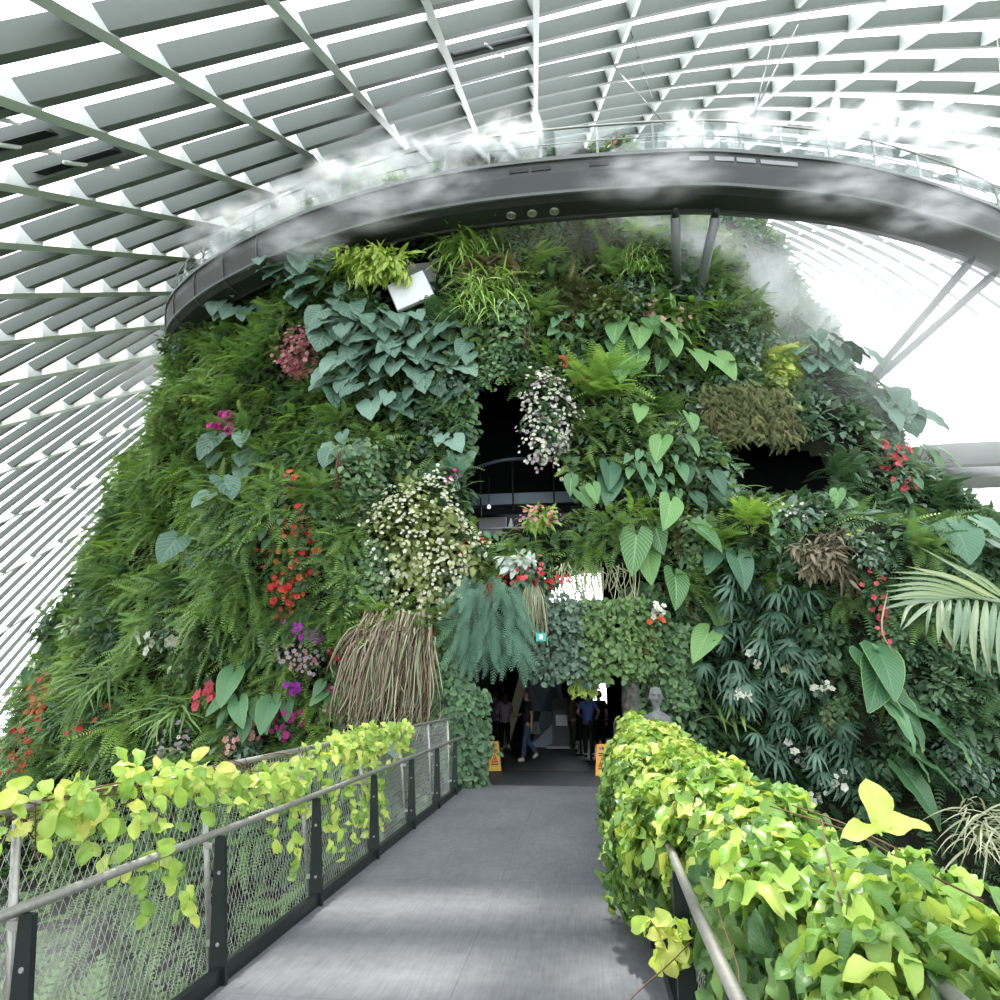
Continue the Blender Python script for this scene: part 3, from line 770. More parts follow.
def spaced(n, w, h):
    pts = []
    for _ in range(4000):
        p = RNG.random(2) * 2 - 1
        if p @ p > 1: continue
        dm = min([np.hypot((p[0] - q[0]) * w, (p[1] - q[1]) * h) for q in pts] + [9e9])
        if dm > 0.95 * math.sqrt(w * h / n): pts.append(p)
        if len(pts) >= n: break
    while len(pts) < n: pts.append(RNG.random(2) * 1.4 - .7)
    return np.array(pts)
def k_big(w, h, n, ls, leaf='shield', T='heart_r', face=0.75, spread=0.5, lean=0.0):
    g, s = Geo(), Geo(); p = spaced(n, w / 2, h / 2) if n > 1 else np.array([[0, 0.3]])
    P = np.stack([p[:, 0] * w * .5, -R_(n, .15, .7), p[:, 1] * h * .5 + ls * .35], 1)
    sw = p[:, 0] * 0.35 + R_(n, -spread, spread) + lean
    D = np.stack([np.sin(sw), -0.35 - 0.3 * RNG.random(n), -np.cos(sw) * face], 1)
    N = np.stack([sw * .5 + R_(n, -.5, .5), -1 + R_(n, -.3, .4), R_(n, .3, 1.3)], 1)
    inst(g, TL[T], P, D, N, ls * R_(n, .6, 1.2) / 1.25)
    for q in P:
        b = np.array([q[0] * .25, .12, q[2] * .5 - h * .22]); m = (b + q) / 2 + (0, -.12, .1)
        s.tube([b, m, q + (0, .01, 0)], [.022, .016, .01], 5)
    return [('leaves', g, leaf), ('leaf_stalks', s, 'stem')]
def k_umbrella(w, h, n=8, ls=0.5, leaf='umbrella'):
    g, s = Geo(), Geo(); p = spaced(n, w / 2, h / 2)
    P = np.stack([p[:, 0] * w * .42, -R_(n, .25, .6), p[:, 1] * h * .42 + .1], 1)
    D = np.stack([R_(n, -1, 1), -R_(n, .2, 1.0), R_(n, -.3, .1)], 1)
    N = np.stack([R_(n, -.35, .35) + p[:, 0] * .4, R_(n, -1.3, -.7), np.ones(n) * .8], 1)
    inst(g, TL['palmate'], P, D, N, ls * R_(n, .8, 1.15))
    for q in P: s.tube([(q[0] * .3, .12, q[2] * .4 - h * .3), q * .7 + (0, 0, -.06), q], [.02, .014, .01], 5)
    return [('leaves', g, leaf), ('leaf_stalks', s, 'stem')]
def k_tuft(w, h, leaf='spider', T='blade', n=120, L=0.6, up=0.4):
    g = Geo(); a = R_(n, -1.5, 1.5); e = R_(n, -0.5, 1.1) + up - .4
    D = np.stack([np.sin(a) * np.cos(e), -np.cos(a) * np.cos(e) - .2, np.sin(e)], 1)
    P = np.stack([R_(n, -.35, .35) * w, R_(n, -.2, .05), R_(n, -.25, .4) * h], 1)
    inst(g, TL[T], P, D, np.array([[0, -.5, 1]]) + RNG.normal(size=(n, 3)) * .2, L * R_(n, .6, 1.15))
    s = Geo(); s.lathe([(0.05, -.15), (0.09, -.03), (0.05, .06), (0.01, .1)], (0, 0, 0), 6)
    return [('blades', g, leaf), ('crown', s, 'stem')]
def k_curtain(w, h, leaf='ivy', T='wide', n=700, ls=0.12, depth=0.28, ragged=0.25, col2=None, strands=14):
    """hanging trails: root at the middle of the curtain"""
    g, s = Geo(), Geo(); x = R_(n, -.5, .5) * w
    bot = -h * .5 + ragged * h * (0.5 + 0.5 * np.sin(x / w * 23 + 1) * np.cos(x / w * 9)); z = bot + (h * .5 - bot) * R_(n)
    x = x * (1 - .35 * np.clip(-z / h, 0, .5) + .12 * np.sin(z / h * 9 + 2)) + RNG.normal(size=n) * w * .06; z = z + RNG.normal(size=n) * h * .04 - .12 * h * (x / w) ** 2
    bul = np.cos(np.clip(x / w, -.5, .5) * math.pi) ** .5
    P = np.stack([x, -depth * bul * R_(n, .35, 1), z], 1)
    D = np.stack([R_(n, -1, 1), -R_(n, .1, .9), -R_(n, .1, 1.1)], 1); N = np.stack([x / w + R_(n, -.7, .7), -np.ones(n), R_(n, -.1, 1.1)], 1)
    inst(g, TL[T], P, D, N, ls * R_(n, .65, 1.25))
    for k in range(strands):
        xx = U(-.46, .46) * w; zb = -h * U(.2, .48)
        s.tube([(xx, -.04, h * .5), (xx + U(-.05, .05), -depth * .5, 0), (xx + U(-.08, .08), -depth * .55, zb)], .012, 4)
    return [('foliage', g, leaf), ('trailing_stems', s, 'brown')]
def k_strands(w, h, leaf='dry', n=160, depth=0.4, spread=0.25, taper=0.6):
    g = Geo()
    for k in range(n):
        x = U(-.5, .5) * w * taper; d = -depth * U(.2, 1)
        x1 = x * (1 / taper) + U(-spread, spread) * w * .4; L = h * U(.45, 1.05)
        pts = [(x, d * .6, h * .5 - U(0, .18) * h), ((x * .6 + x1 * .4) + U(-.1, .1) * w, d * U(.8, 1.2), h * .5 - L * U(.35, .55)), (x1 + U(-.1, .1) * w, d * U(.6, 1.1), h * .5 - L)]
        g.tube(spline(pts, 5), [.016, .014, .012, .010, .006], 4, RNG.random(), False)
    return [('strands', g, leaf)]
def k_roots(w, h):
    out = []
    for m, n, d in (('dry', 300, .5), ('dry_green', 130, .56), ('brown', 90, .4)):
        g = Geo()
        for k in range(n):
            x = U(-.36, .36) * w; L = h * U(.35, 1.05); x1 = x * U(1.0, 1.5) - .16 * w * abs(U(0, 1)); dd = -d * U(.3, 1.1)
            pts = [(x, dd * .5, h * (.5 - U(0, .3))), (x * .5 + x1 * .5 + U(-.06, .06), dd * U(.9, 1.3), h * .5 - L * U(.35, .5)), (x1 + U(-.12, .12), dd * U(.7, 1.1), h * .5 - L * .8), (x1 - .1 + U(-.15, .15), dd * U(.5, 1), h * .5 - L)]
            g.tube(spline(pts, 8), np.linspace(.017, .006, 8) * U(.6, 1.3), 4, RNG.random(), False)
        out.append(('strands', g, m))
    return out
def k_weep(w, h, leaf='conifer', n=90, L=.5):
    g = Geo(); P = np.stack([R_(n, -.45, .45) * w, -R_(n, .1, .5), R_(n, -.28, .5) * h], 1)
    D = np.stack([P[:, 0] / w * .9 + R_(n, -.55, .55), -R_(n, .1, .9), -R_(n, .5, 1.1)], 1)
    inst(g, TL['feather'], P, D, np.array([[0, -1, .2]]) + RNG.normal(size=(n, 3)) * .3, L * R_(n, .7, 1.2))
    s = Geo()
    for k in range(8): s.tube([(U(-.1, .1), .1, h * .45), (U(-.3, .3) * w, -.2, 0.1 * h), (U(-.4, .4) * w, -.3, -h * .3)], [.02, .012, .006], 4)
    return [('foliage', g, leaf), ('branches', s, 'brown')]
LM['stem'] = M['stem']; LM['brown'] = M['brown_stem']

FWD = ray(500, 500)
def place(px, py, lift=0.0):
    qx, qy = px, py
    for it in range(4):
        P = S(qx, qy)
        if P is None:
            for dx in range(2, 60, 2):
                P = S(qx + (dx if px < 500 else -dx), qy)
                if P is not None: break
        if P is None: P = Sn(px, py)
        o = outward(P); tc = nrm(EYE - P); oo = nrm(o + 0.6 * nrm(np.array([tc[0], tc[1], 0])))
        e = proj(P - o * 0.08 + oo * (lift + .3))[0]
        qx += .8 * (px - e[0]); qy += .8 * (py - e[1])
    mpp = float((P - EYE) @ FWD) / F
    if np.hypot(*(e - (px, py))) > 22:
        P = Sn(px, py); o = outward(P)
    return P - o * 0.08 + oo * lift, math.atan2(oo[0], -oo[1]), mpp
USED = []
def plant(name, label, cat, px, py, parts_fn, group=None, lift=0.0, rad=None):
    P, rz, mpp = place(px, py, lift)
    t = thing(name, label, cat, tuple(P), rz, group)
    for pn, g, m in parts_fn(mpp):
        if g.n:
            o = g.obj(pn, LM[m], t)
            if pn == 'flowers': o['kind'] = 'stuff'
    return t
FEAT = []     # (px, py, radius, phrase) : what the filling plants are described against
def feat(name, cat, label, px, py, w, h, fn, phrase=None, lift=0.0, group=None, **k):
    t = plant(name, label, cat, px, py, lambda s: fn(w * s, h * s, **{a: (b * s if a in ('ls', 'fs', 'L', 'spread') and b > 2 else b) for a, b in k.items()}), group, lift)
    FEAT.append((px, py, 0.5 * math.hypot(w, h) * .75, phrase))
    return t
# (sizes in the calls are what they measure across in the photograph; ls, fs, L likewise when over 2)
big, fl = k_big, k_flower
E_ = 'elephant_ear_plant'
feat(E_, 'plant', 'big spread of grey-green shield leaves under the left end of the curved walkway', 300, 268, 84, 50, big, 'grey-green leaves under the walkway', n=30, ls=27, lift=.3, spread=.9)
feat(E_, 'plant', 'loose grey-green shield leaves left of the brownish pink flowers, close to the skyline', 250, 300, 66, 60, big, None, n=17, ls=26, lift=.3, spread=.9)
feat(E_, 'plant', 'grey-green shield leaves on tall stalks just above the brownish pink flowers', 318, 300, 60, 44, big, None, n=15, ls=26, lift=.3, spread=.9)
feat(E_, 'plant', 'largest mass of round grey-green leaves left of the dark upper cave', 402, 372, 150, 110, big, 'big round grey leaves', n=90, ls=29, lift=.3, spread=.9)
feat(E_, 'plant', 'grey-green shield leaves just right of the brownish pink flower cluster', 345, 340, 62, 60, big, None, n=11, ls=36, lift=.3)
feat(E_, 'plant', 'few round grey leaves at the right end of the largest round-leaved mass', 462, 352, 50, 50, big, None, n=7, ls=28)
feat(E_, 'plant', 'pale grey heart leaves in a diagonal row on the left fern slope', 238, 468, 66, 50, big, 'diagonal row of pale leaves', n=6, ls=30, lift=.2)
feat(E_, 'plant', 'lone pair of pale ribbed leaves below the diagonal row on the left slope', 220, 510, 30, 36, big, None, n=2, ls=32, lift=.2)
feat(E_, 'plant', 'three silvery ribbed leaves low on the left fern slope', 205, 552, 48, 40, big, 'three silvery leaves', n=4, ls=32, lift=.2)
feat(E_, 'plant', 'three grey leaves hanging left of the white flowering mound, below the big round leaves', 352, 456, 46, 30, big, None, n=5, ls=27, lift=.2)
feat(E_, 'plant', 'single dull green leaves at the left edge of the dark upper cave', 456, 456, 34, 46, big, None, n=3, ls=30)
feat(E_, 'plant', 'tight bunch of hanging green heart leaves near the middle of the right upper face', 645, 362, 76, 74, big, 'bunch of hanging heart leaves', n=13, ls=44, leaf='anthurium', T='heart_l', lift=.3)
feat(E_, 'plant', 'two drooping heart leaves right of the bunch of hanging heart leaves', 700, 380, 30, 46, big, None, n=3, ls=40, leaf='anthurium', T='heart_l')
A2 = 'anthurium_plant'
feat(A2, 'plant', 'light green ribbed leaves just below the bunch of hanging heart leaves', 662, 442, 64, 48, big, 'light green ribbed leaves', n=4, ls=46, leaf='anthurium', T='heart_l', lift=.4)
feat(A2, 'plant', 'four bright ribbed heart leaves stacked right of the planted balcony', 664, 545, 62, 78, big, 'stacked ribbed leaves', n=5, ls=52, leaf='anthurium', T='heart_l', lift=.5)
feat(A2, 'plant', 'largest single ribbed heart leaf, hanging over the right side of the entrance', 676, 600, 30, 30, big, None, n=1, ls=56, leaf='anthurium', T='heart_l', lift=.6, spread=.1)
feat(A2, 'plant', 'trio of small light green heart leaves at the right corner of the upper cave', 580, 492, 32, 28, big, None, n=3, ls=25, leaf='anthurium', T='heart_l', lift=.3)
feat(A2, 'plant', 'dull ribbed leaves between the upper cave and the stacked ribbed leaves', 620, 490, 36, 44, big, None, n=3, ls=40, leaf='anthurium_dark', T='heart_l')
feat(A2, 'plant', 'dark ribbed leaves just left of the right cave', 703, 500, 46, 50, big, 'dark ribbed leaves', n=4, ls=44, leaf='anthurium_dark', T='heart_l', lift=.2)
feat(A2, 'plant', 'dark heart leaves above the umbrella plants, half hidden in fern', 728, 570, 34, 44, big, None, n=3, ls=42, leaf='anthurium_dark', T='heart_l', lift=.2)
feat(A2, 'plant', 'light green ribbed leaf at the left edge of the umbrella plants', 714, 638, 26, 36, big, None, n=2, ls=40, leaf='anthurium', T='heart_l', lift=.2)
feat(A2, 'plant', 'bright green tongue leaf standing alone below the right cave', 846, 506, 28, 36, big, 'bright tongue leaf', n=2, ls=40, leaf='anthurium', T='heart_l', lift=.4, spread=.2)
feat('giant_elephant_ear', 'plant', 'giant bright green ruffled leaves at right above the creeper hedge', 880, 680, 32, 40, big, 'giant ruffled leaves', n=3, ls=58, leaf='elephant', T='heart_l', lift=.6, face=.6)
feat('giant_elephant_ear', 'plant', 'long blue-green arrow leaves streaming down below the giant ruffled leaves', 898, 728, 34, 44, big, None, n=3, ls=82, leaf='elephant', T='arrow', lift=.5, spread=.25, lean=.55)
feat('giant_elephant_ear', 'plant', 'lowest long arrow leaves, pale and curled, near the tip of the upright creeper leaf', 906, 785, 40, 40, big, None, n=3, ls=66, leaf='elephant', T='arrow', lift=.5, spread=.3, lean=.55)
feat(E_, 'plant', 'big dark ribbed leaves at the right edge above the palm frond', 976, 548, 50, 44, big, 'dark leaves above the palm frond', n=5, ls=44, leaf='anthurium_dark', T='heart_r', lift=.3)
feat(E_, 'plant', 'yellow-green upturned leaves below the sockets of the right struts', 868, 396, 46, 44, big, None, n=7, ls=34, leaf='anthurium', T='heart', lift=.3)
feat(E_, 'plant', 'broad hazy leaves at the skyline right of the strut sockets', 908, 420, 58, 40, big, 'broad hazy leaves', n=9, ls=36, leaf='shield', lift=.3)
feat(E_, 'plant', 'overlapping round grey leaves in the haze left of the strut sockets', 830, 362, 72, 40, big, 'overlapping hazy leaves', n=18, ls=28, leaf='shield', lift=.3)
feat(E_, 'plant', 'small bright round leaves at the right edge below the lower walkway strut', 952, 470, 44, 22, big, None, n=6, ls=26, leaf='anthurium', T='heart_r', lift=.3)
feat(E_, 'plant', 'large floppy leaves with yellowing tips among the lower left flowers', 252, 700, 66, 56, big, 'floppy leaves with yellow tips', n=8, ls=36, leaf='elephant', T='heart_l', lift=.3)
feat(E_, 'plant', 'grey leaves spilling over the handrail end at the left of the entrance', 400, 735, 40, 26, big, None, n=5, ls=28, leaf='shield', lift=.3)
# flowers
feat('flowering_shrub', 'flowering plant', 'dense cluster of brownish pink blooms left of the round grey leaves', 298, 348, 40, 52, fl, 'brownish pink blooms', col='brownpink', nf=110, fs=6, leaf='shrub_dark', n=120, cl=3, spread=.1, col2='palepink', lift=.5, depth=.35)
feat('orchid_plant', 'flowering plant', 'bright magenta orchid spray on the upper left fern slope', 221, 422, 26, 24, fl, 'magenta orchid', col='magenta', nf=22, fs=8, leaf='fern_mid', n=60, cl=3, spread=.08, lift=.4)
feat('orchid_plant', 'flowering plant', 'dull pink tassel just below the magenta orchid', 214, 456, 12, 16, fl, None, col='brownpink', nf=10, fs=6, leaf='fern_mid', n=40, cl=2, spread=.06, lift=.3)
feat('flowering_climber', 'flowering plant', 'tall climber dotted with small orange-red flowers on the left face', 290, 545, 54, 135, fl, 'orange-red climber', col='red', nf=60, fs=8, leaf='shrub_olive', n=620, ls=9, col2='orange', depth=.4, cl=2, spread=.12)
feat('flowering_shrub', 'flowering plant', 'wide mound covered in tiny cream flowers left of the entrance', 412, 548, 128, 150, fl, 'cream flowering mound', col='cream', nf=560, fs=5.0, leaf='cream_leaf', n=1700, ls=9, col2='white', lift=.5, depth=.8)
feat('flowering_climber', 'flowering plant', 'dark climber with crowded tiny white flowers right of the upper cave', 548, 412, 54, 112, fl, 'white dotted climber', col='white', nf=300, fs=5, leaf='shrub_dark', n=620, ls=10, lift=.4, depth=.5, col2='lilac')
feat('orchid_plant', 'flowering plant', 'large white orchids with purplish leaves low on the left slope', 160, 634, 52, 44, fl, 'white orchids', col='white', nf=6, fs=13, leaf='shrub_grey', n=150, cl=2, spread=.12, lift=.4)
feat('begonia_plant', 'flowering plant', 'scattered orange-red begonias at the lower left, the upper and brighter drift', 42, 698, 66, 44, fl, 'orange-red begonias', col='orange', nf=16, fs=9, leaf='fern_mid', T='lance', n=330, cl=3, spread=.12, lift=.3, col2='red')
feat('begonia_plant', 'flowering plant', 'red begonias spreading down to the left creeper, the lower left drift', 22, 745, 44, 50, fl, None, col='red', nf=10, fs=9, leaf='fern_mid', T='lance', n=260, cl=2, spread=.1, lift=.3, col2='orange')
feat('begonia_plant', 'flowering plant', 'dark red begonias right of the orange-red drift on the lower left slope', 88, 720, 44, 36, fl, None, col='red', nf=8, fs=8, leaf='shrub_dark', n=220, cl=2, spread=.1, lift=.3)
feat('flowering_shrub', 'flowering plant', 'small shrub speckled lilac and white just above the left creeper', 170, 743, 38, 44, fl, 'lilac speckled shrub', col='lilac', nf=44, fs=6, leaf='shrub_dark', n=200, col2='white', lift=.3)
feat('orchid_plant', 'flowering plant', 'flat violet flower head above the pale pink bank at lower left', 304, 634, 30, 18, fl, 'violet flower head', col='purple', nf=20, fs=7, leaf='fern_dark', n=70, cl=2, spread=.08, lift=.4)
feat('flowering_shrub', 'flowering plant', 'pale pink and lilac speckled bank below the violet flower head', 296, 652, 56, 38, fl, None, col='lilac', nf=80, fs=6, leaf='shrub_dark', n=260, col2='palepink', lift=.3)
feat('orchid_plant', 'flowering plant', 'magenta orchids in a short hanging chain above the left creeper', 283, 720, 26, 36, fl, 'magenta chain', col='magenta', nf=14, fs=8, leaf='shrub_dark', n=110, cl=2, spread=.07, lift=.5)
feat('orchid_plant', 'flowering plant', 'single pink rosette flower among strap leaves at lower left', 207, 695, 18, 20, fl, 'pink rosette', col='rose', nf=5, fs=11, leaf='fern_mid', T='lance', n=70, cl=3, spread=.05, lift=.5)
feat('flowering_shrub', 'flowering plant', 'rounded red fruits on a shrub left of the hanging brown roots', 346, 650, 42, 26, fl, 'red fruited shrub', col='red', nf=24, fs=8, leaf='shrub_olive', n=150, lift=.4)
feat('orchid_plant', 'flowering plant', 'magenta and cream flowers beside the base of the brown roots', 330, 695, 34, 36, fl, None, col='magenta', nf=10, fs=8, leaf='variegated', n=120, cl=2, spread=.07, lift=.3, col2='cream')
feat('orchid_plant', 'flowering plant', 'one purple flower between the floppy leaves and the brown roots', 294, 684, 16, 16, fl, None, col='purple', nf=4, fs=9, leaf='shrub_dark', n=50, cl=2, spread=.05, lift=.5)
feat('flowering_shrub', 'flowering plant', 'rose pink rosettes among leaves just above the left handrail', 240, 748, 44, 30, fl, None, col='palepink', nf=14, fs=8, leaf='shrub_grey', n=150, cl=2, spread=.07, lift=.3)
feat('begonia_plant', 'flowering plant', 'coral red begonias along the edge of the planted balcony over the entrance', 537, 576, 58, 22, fl, 'coral begonias', col='red', nf=16, fs=6.5, leaf='ivy', n=220, cl=2, spread=.07, lift=.6, col2='rose', ls=8)
feat('flowering_shrub', 'flowering plant', 'three orange blooms at the left of the planted balcony', 474, 545, 28, 24, fl, None, col='orange', nf=6, fs=8, leaf='ivy', n=110, lift=.5)
feat('flowering_shrub', 'flowering plant', 'pale pink flower spikes standing on the sill of the upper cave', 540, 516, 46, 26, fl, 'pale flower spikes', col='palepink', nf=40, fs=5, leaf='fern_lime', T='lance', n=150, ls=11, col2='rose', lift=.5)
feat('foliage_plant', 'plant', 'silvery leaved cushion in the middle of the planted balcony', 520, 560, 46, 20, k_bush, 'silvery cushion', leaf='silver', T='ovate', n=120, ls=11, lift=.6)
feat('flowering_shrub', 'flowering plant', 'leafy shrub with pink papery flowers left of the upright strut', 660, 316, 72, 62, fl, 'pink papery flowers', col='palepink', nf=16, fs=9, leaf='fern_mid', T='ovate', n=330, ls=15, cl=2, spread=.1, lift=.4)
feat('flowering_shrub', 'flowering plant', 'rose flowers on the hazy right slope below the strut sockets', 893, 448, 28, 34, fl, 'rose flowers on the right slope', col='rose', nf=12, fs=9, leaf='shrub_grey', n=130, cl=2, spread=.1, lift=.4)
feat('flowering_shrub', 'flowering plant', 'rose flowers trailing down, lower of the two on the right slope', 907, 476, 26, 30, fl, None, col='rose', nf=9, fs=8, leaf='shrub_grey', n=120, cl=2, spread=.1, lift=.4)
feat('flowering_climber', 'flowering plant', 'coral flowers beside the tip of the palm frond', 880, 590, 20, 38, fl, 'coral flowers by the palm frond', col='rose', nf=12, fs=8, leaf='shrub_dark', n=130, cl=2, spread=.08, lift=.3)
feat('flowering_climber', 'flowering plant', 'few coral flowers under the drooping palm frond', 892, 628, 26, 28, fl, None, col='rose', nf=5, fs=8, leaf='shrub_dark', n=130, cl=2, spread=.08, lift=.3)
for i, (x, y, s_, l) in enumerate([(763, 656, 20, 'pair of pinkish white flowers in the middle of the umbrella plants'), (790, 680, 18, 'greenish white flower head right of the pinkish white pair'), (826, 690, 16, 'round blush white flower head near the giant ruffled leaves'), (736, 696, 16, 'small white flower at the left edge of the umbrella plants above the creeper'), (802, 752, 20, 'cluster of tiny white flowers below the umbrella plants'), (851, 777, 18, 'white flower head below the giant ruffled leaves'), (816, 795, 18, 'white flower head touching the top of the right creeper'), (655, 610, 16, 'white blooms beside the largest ribbed heart leaf')]):
    feat('white_flower_plant', 'flowering plant', l, x, y, s_, s_, fl, None, col='white' if i != 1 else 'cream', nf=5, fs=9, leaf='umbrella', n=40, cl=2, spread=.05, lift=.75)
feat('orchid_plant', 'flowering plant', 'orange flowers left of the largest ribbed heart leaf', 657, 622, 16, 12, fl, None, col='orange', nf=5, fs=8, leaf='ivy', n=50, lift=.6)
feat('orchid_plant', 'flowering plant', 'one yellow-orange bloom below the bright tongue leaf', 861, 537, 14, 14, fl, 'yellow-orange bloom', col='yellow', nf=4, fs=9, leaf='shrub_grey', n=60, lift=.5)
feat('orchid_plant', 'flowering plant', 'small red flowers on fern above the white dotted climber', 566, 358, 16, 12, fl, None, col='red', nf=6, fs=6, leaf='fern_bright', T='frond_s', n=30, lift=.5)
feat('orchid_plant', 'flowering plant', 'one red flower right of the white dotted climber top', 580, 379, 12, 10, fl, None, col='red', nf=4, fs=6, leaf='fern_bright', T='frond_s', n=24, lift=.5)
feat('orchid_plant', 'flowering plant', 'purple pink flowers at the left lip of the upper cave', 455, 478, 16, 16, fl, None, col='magenta', nf=6, fs=6, leaf='fern_blue', T='frond_s', n=30, lift=.6)
feat('orchid_plant', 'flowering plant', 'yellow-orange flowers at the skyline above the magenta orchid', 192, 394, 22, 12, fl, None, col='yellow', nf=6, fs=7, leaf='fern_mid', n=60, lift=.4)
# grasses, mosses, hanging things
feat('spider_plant', 'plant', 'bright striped strap-leaved tuft right of the slanted white panel', 490, 296, 76, 66, k_tuft, 'striped tuft', leaf='spider', n=230, L=40, lift=.4)
feat('bird_nest_fern', 'fern', 'lush bright green strap fern under the dark middle of the walkway', 472, 248, 84, 46, k_tuft, 'lush strap fern', leaf='fern_bright', T='blade_w', n=220, L=36, lift=.4)
feat('hanging_shrub', 'shrub', 'yellow-green drooping shrub left of the machine nook under the walkway', 376, 258, 96, 50, k_bush, 'yellow-green drooping shrub', leaf='shrub_lime', T='lance', n=480, ls=16, lift=.4, droop=.9)
feat('foliage_plant', 'plant', 'bronze rosettes between the lush strap fern and the striped tuft', 492, 268, 66, 30, k_bush, 'bronze rosettes', leaf='bronze', T='wide', n=140, ls=15, lift=.4)
feat('hanging_root_mass', 'roots', 'broad skirt of hanging brown dry roots below the cream flowering mound', 396, 672, 92, 116, k_roots, 'brown roots', lift=.75)
feat('fern', 'fern', 'green fern spray hanging over the top right of the brown roots', 422, 628, 50, 40, k_fern, None, leaf='fern_mid', n=40, lift=.9)
feat('fern', 'fern', 'bright fern fringe above the brown roots', 385, 618, 76, 34, k_fern, None, leaf='fern_bright', n=60, lift=.6)
feat('weeping_conifer', 'tree', 'blue-green weeping conifer left of the entrance', 490, 622, 62, 88, k_weep, 'weeping conifer', n=190, L=34, lift=.7)
feat('hanging_grass', 'plant', 'tied grey-green grass skirt hanging over the entrance', 534, 612, 26, 58, k_strands, 'grass skirt', leaf='dry_green', n=150, depth=.25, taper=.55, lift=.5)
feat('ivy_curtain', 'climber', 'round-leaved ivy curtain hanging across the entrance, greyer half', 568, 642, 82, 84, k_curtain, 'ivy curtain', leaf='ivy_grey', T='wide', n=1300, ls=6, lift=.3, depth=.45)
feat('ivy_curtain', 'climber', 'yellower half of the ivy curtain hanging across the entrance', 614, 640, 84, 80, k_curtain, None, leaf='ivy_lime', T='wide', n=1300, ls=6, lift=.3, depth=.45)
feat('hanging_roots', 'roots', 'pale thin aerial roots above the ivy curtain', 596, 590, 90, 58, k_strands, None, leaf='dry_green', n=70, depth=.3, taper=1.0, spread=.08, lift=.2)
feat('ivy_curtain', 'climber', 'leaves coloured as if sunlit, hanging in front of the daylight gap under the ivy curtain', 585, 682, 26, 30, k_curtain, None, leaf='shrub_lime', T='ovate', n=90, ls=9, lift=.1, depth=.2)  # light from behind is put into the lime leaf colour
feat('ivy_curtain', 'climber', 'dark ivy strands right of the ivy curtain, against speckled daylight', 650, 612, 34, 60, k_curtain, None, leaf='ivy', T='wide', n=260, ls=8, lift=.2, depth=.3)
feat('jamb_ivy', 'climber', 'ivy covered foot at the left jamb of the entrance, beside the railing end', 466, 740, 38, 92, k_curtain, 'ivy at the left jamb', leaf='ivy', T='wide', n=1700, ls=6.8, lift=.9, depth=.55, ragged=.05)
feat('jamb_ivy', 'climber', 'ivy trailing down between the brown roots and the entrance', 444, 672, 40, 90, k_curtain, None, leaf='ivy', T='wide', n=1000, ls=7, lift=.7, depth=.4, ragged=.1)
feat('ivy_curtain', 'climber', 'ivy hanging from the right jamb above the carved face', 680, 668, 44, 84, k_curtain, 'ivy at the right jamb', leaf='ivy', T='wide', n=900, ls=6.5, lift=.3, depth=.45)
feat('ivy_curtain', 'climber', 'dark trailing ivy on the left wall of the upper cave', 462, 425, 26, 74, k_curtain, None, leaf='ivy', n=260, ls=9, lift=.1)
feat('moss_clump', 'moss', 'olive and rust moss mound under the walkway near the middle', 575, 296, 92, 66, k_bush, 'rust moss mound', leaf='moss', T='frond_s', n=420, ls=17, lift=.4)
feat('moss_clump', 'moss', 'hazy olive moss directly under the walkway edge', 590, 235, 70, 36, k_bush, 'hazy moss', leaf='moss', T='frond_s', n=240, ls=15, lift=.3)
feat('hanging_moss', 'moss', 'dark brown moss curtain hanging over the right cave', 752, 418, 96, 64, k_curtain, 'moss over the right cave', leaf='moss', T='frond_s', n=900, ls=10, lift=.5, depth=.7)
feat('shrub', 'shrub', 'yellow-green shrub at the top of the moss curtain on the right', 782, 362, 58, 48, k_bush, 'yellow shrub', leaf='shrub_lime', T='small', n=330, ls=12, lift=.4)
feat('dead_shrub', 'shrub', 'brown withered shrub on the terrace below the right cave', 832, 556, 84, 62, k_bush, 'withered shrub', leaf='dead', T='lance', n=620, ls=13, lift=.4, depth=.6)
feat('flowering_shrub', 'flowering plant', 'grey shrub with white specks at the lip of the right cave', 808, 512, 54, 24, fl, None, col='white', nf=40, fs=4.5, leaf='shrub_grey', n=200, ls=10, lift=.4)
feat('spider_plant', 'plant', 'pale spiky tuft in the haze under the walkway left of the struts', 644, 262, 46, 40, k_tuft, 'spiky tuft', leaf='spider', n=90, L=26, lift=.3)
feat('blue_fern', 'fern', 'small blue-grey fern under the big round leaves', 412, 480, 26, 30, k_fern, None, leaf='fern_blue', T='feather', n=40, lift=.5)
feat('blue_fern', 'fern', 'blue-grey fern at the left lip of the upper cave', 455, 468, 40, 36, k_fern, None, leaf='fern_blue', T='feather', n=50, lift=.4)
feat('fern', 'fern', 'large fresh fern right of the white dotted climber', 600, 380, 74, 60, k_fern, 'large fresh fern', leaf='fern_bright', n=70, lift=.4)
feat('fern', 'fern', 'bright fern crown on the lip of the right cave', 756, 515, 56, 34, k_fern, None, leaf='fern_lime', n=40, lift=.4)
feat('fern', 'fern', 'bright leafy fern below the dark ribbed leaves at the right cave', 722, 540, 56, 50, k_fern, 'leafy fern', leaf='fern_bright', n=50, lift=.3)
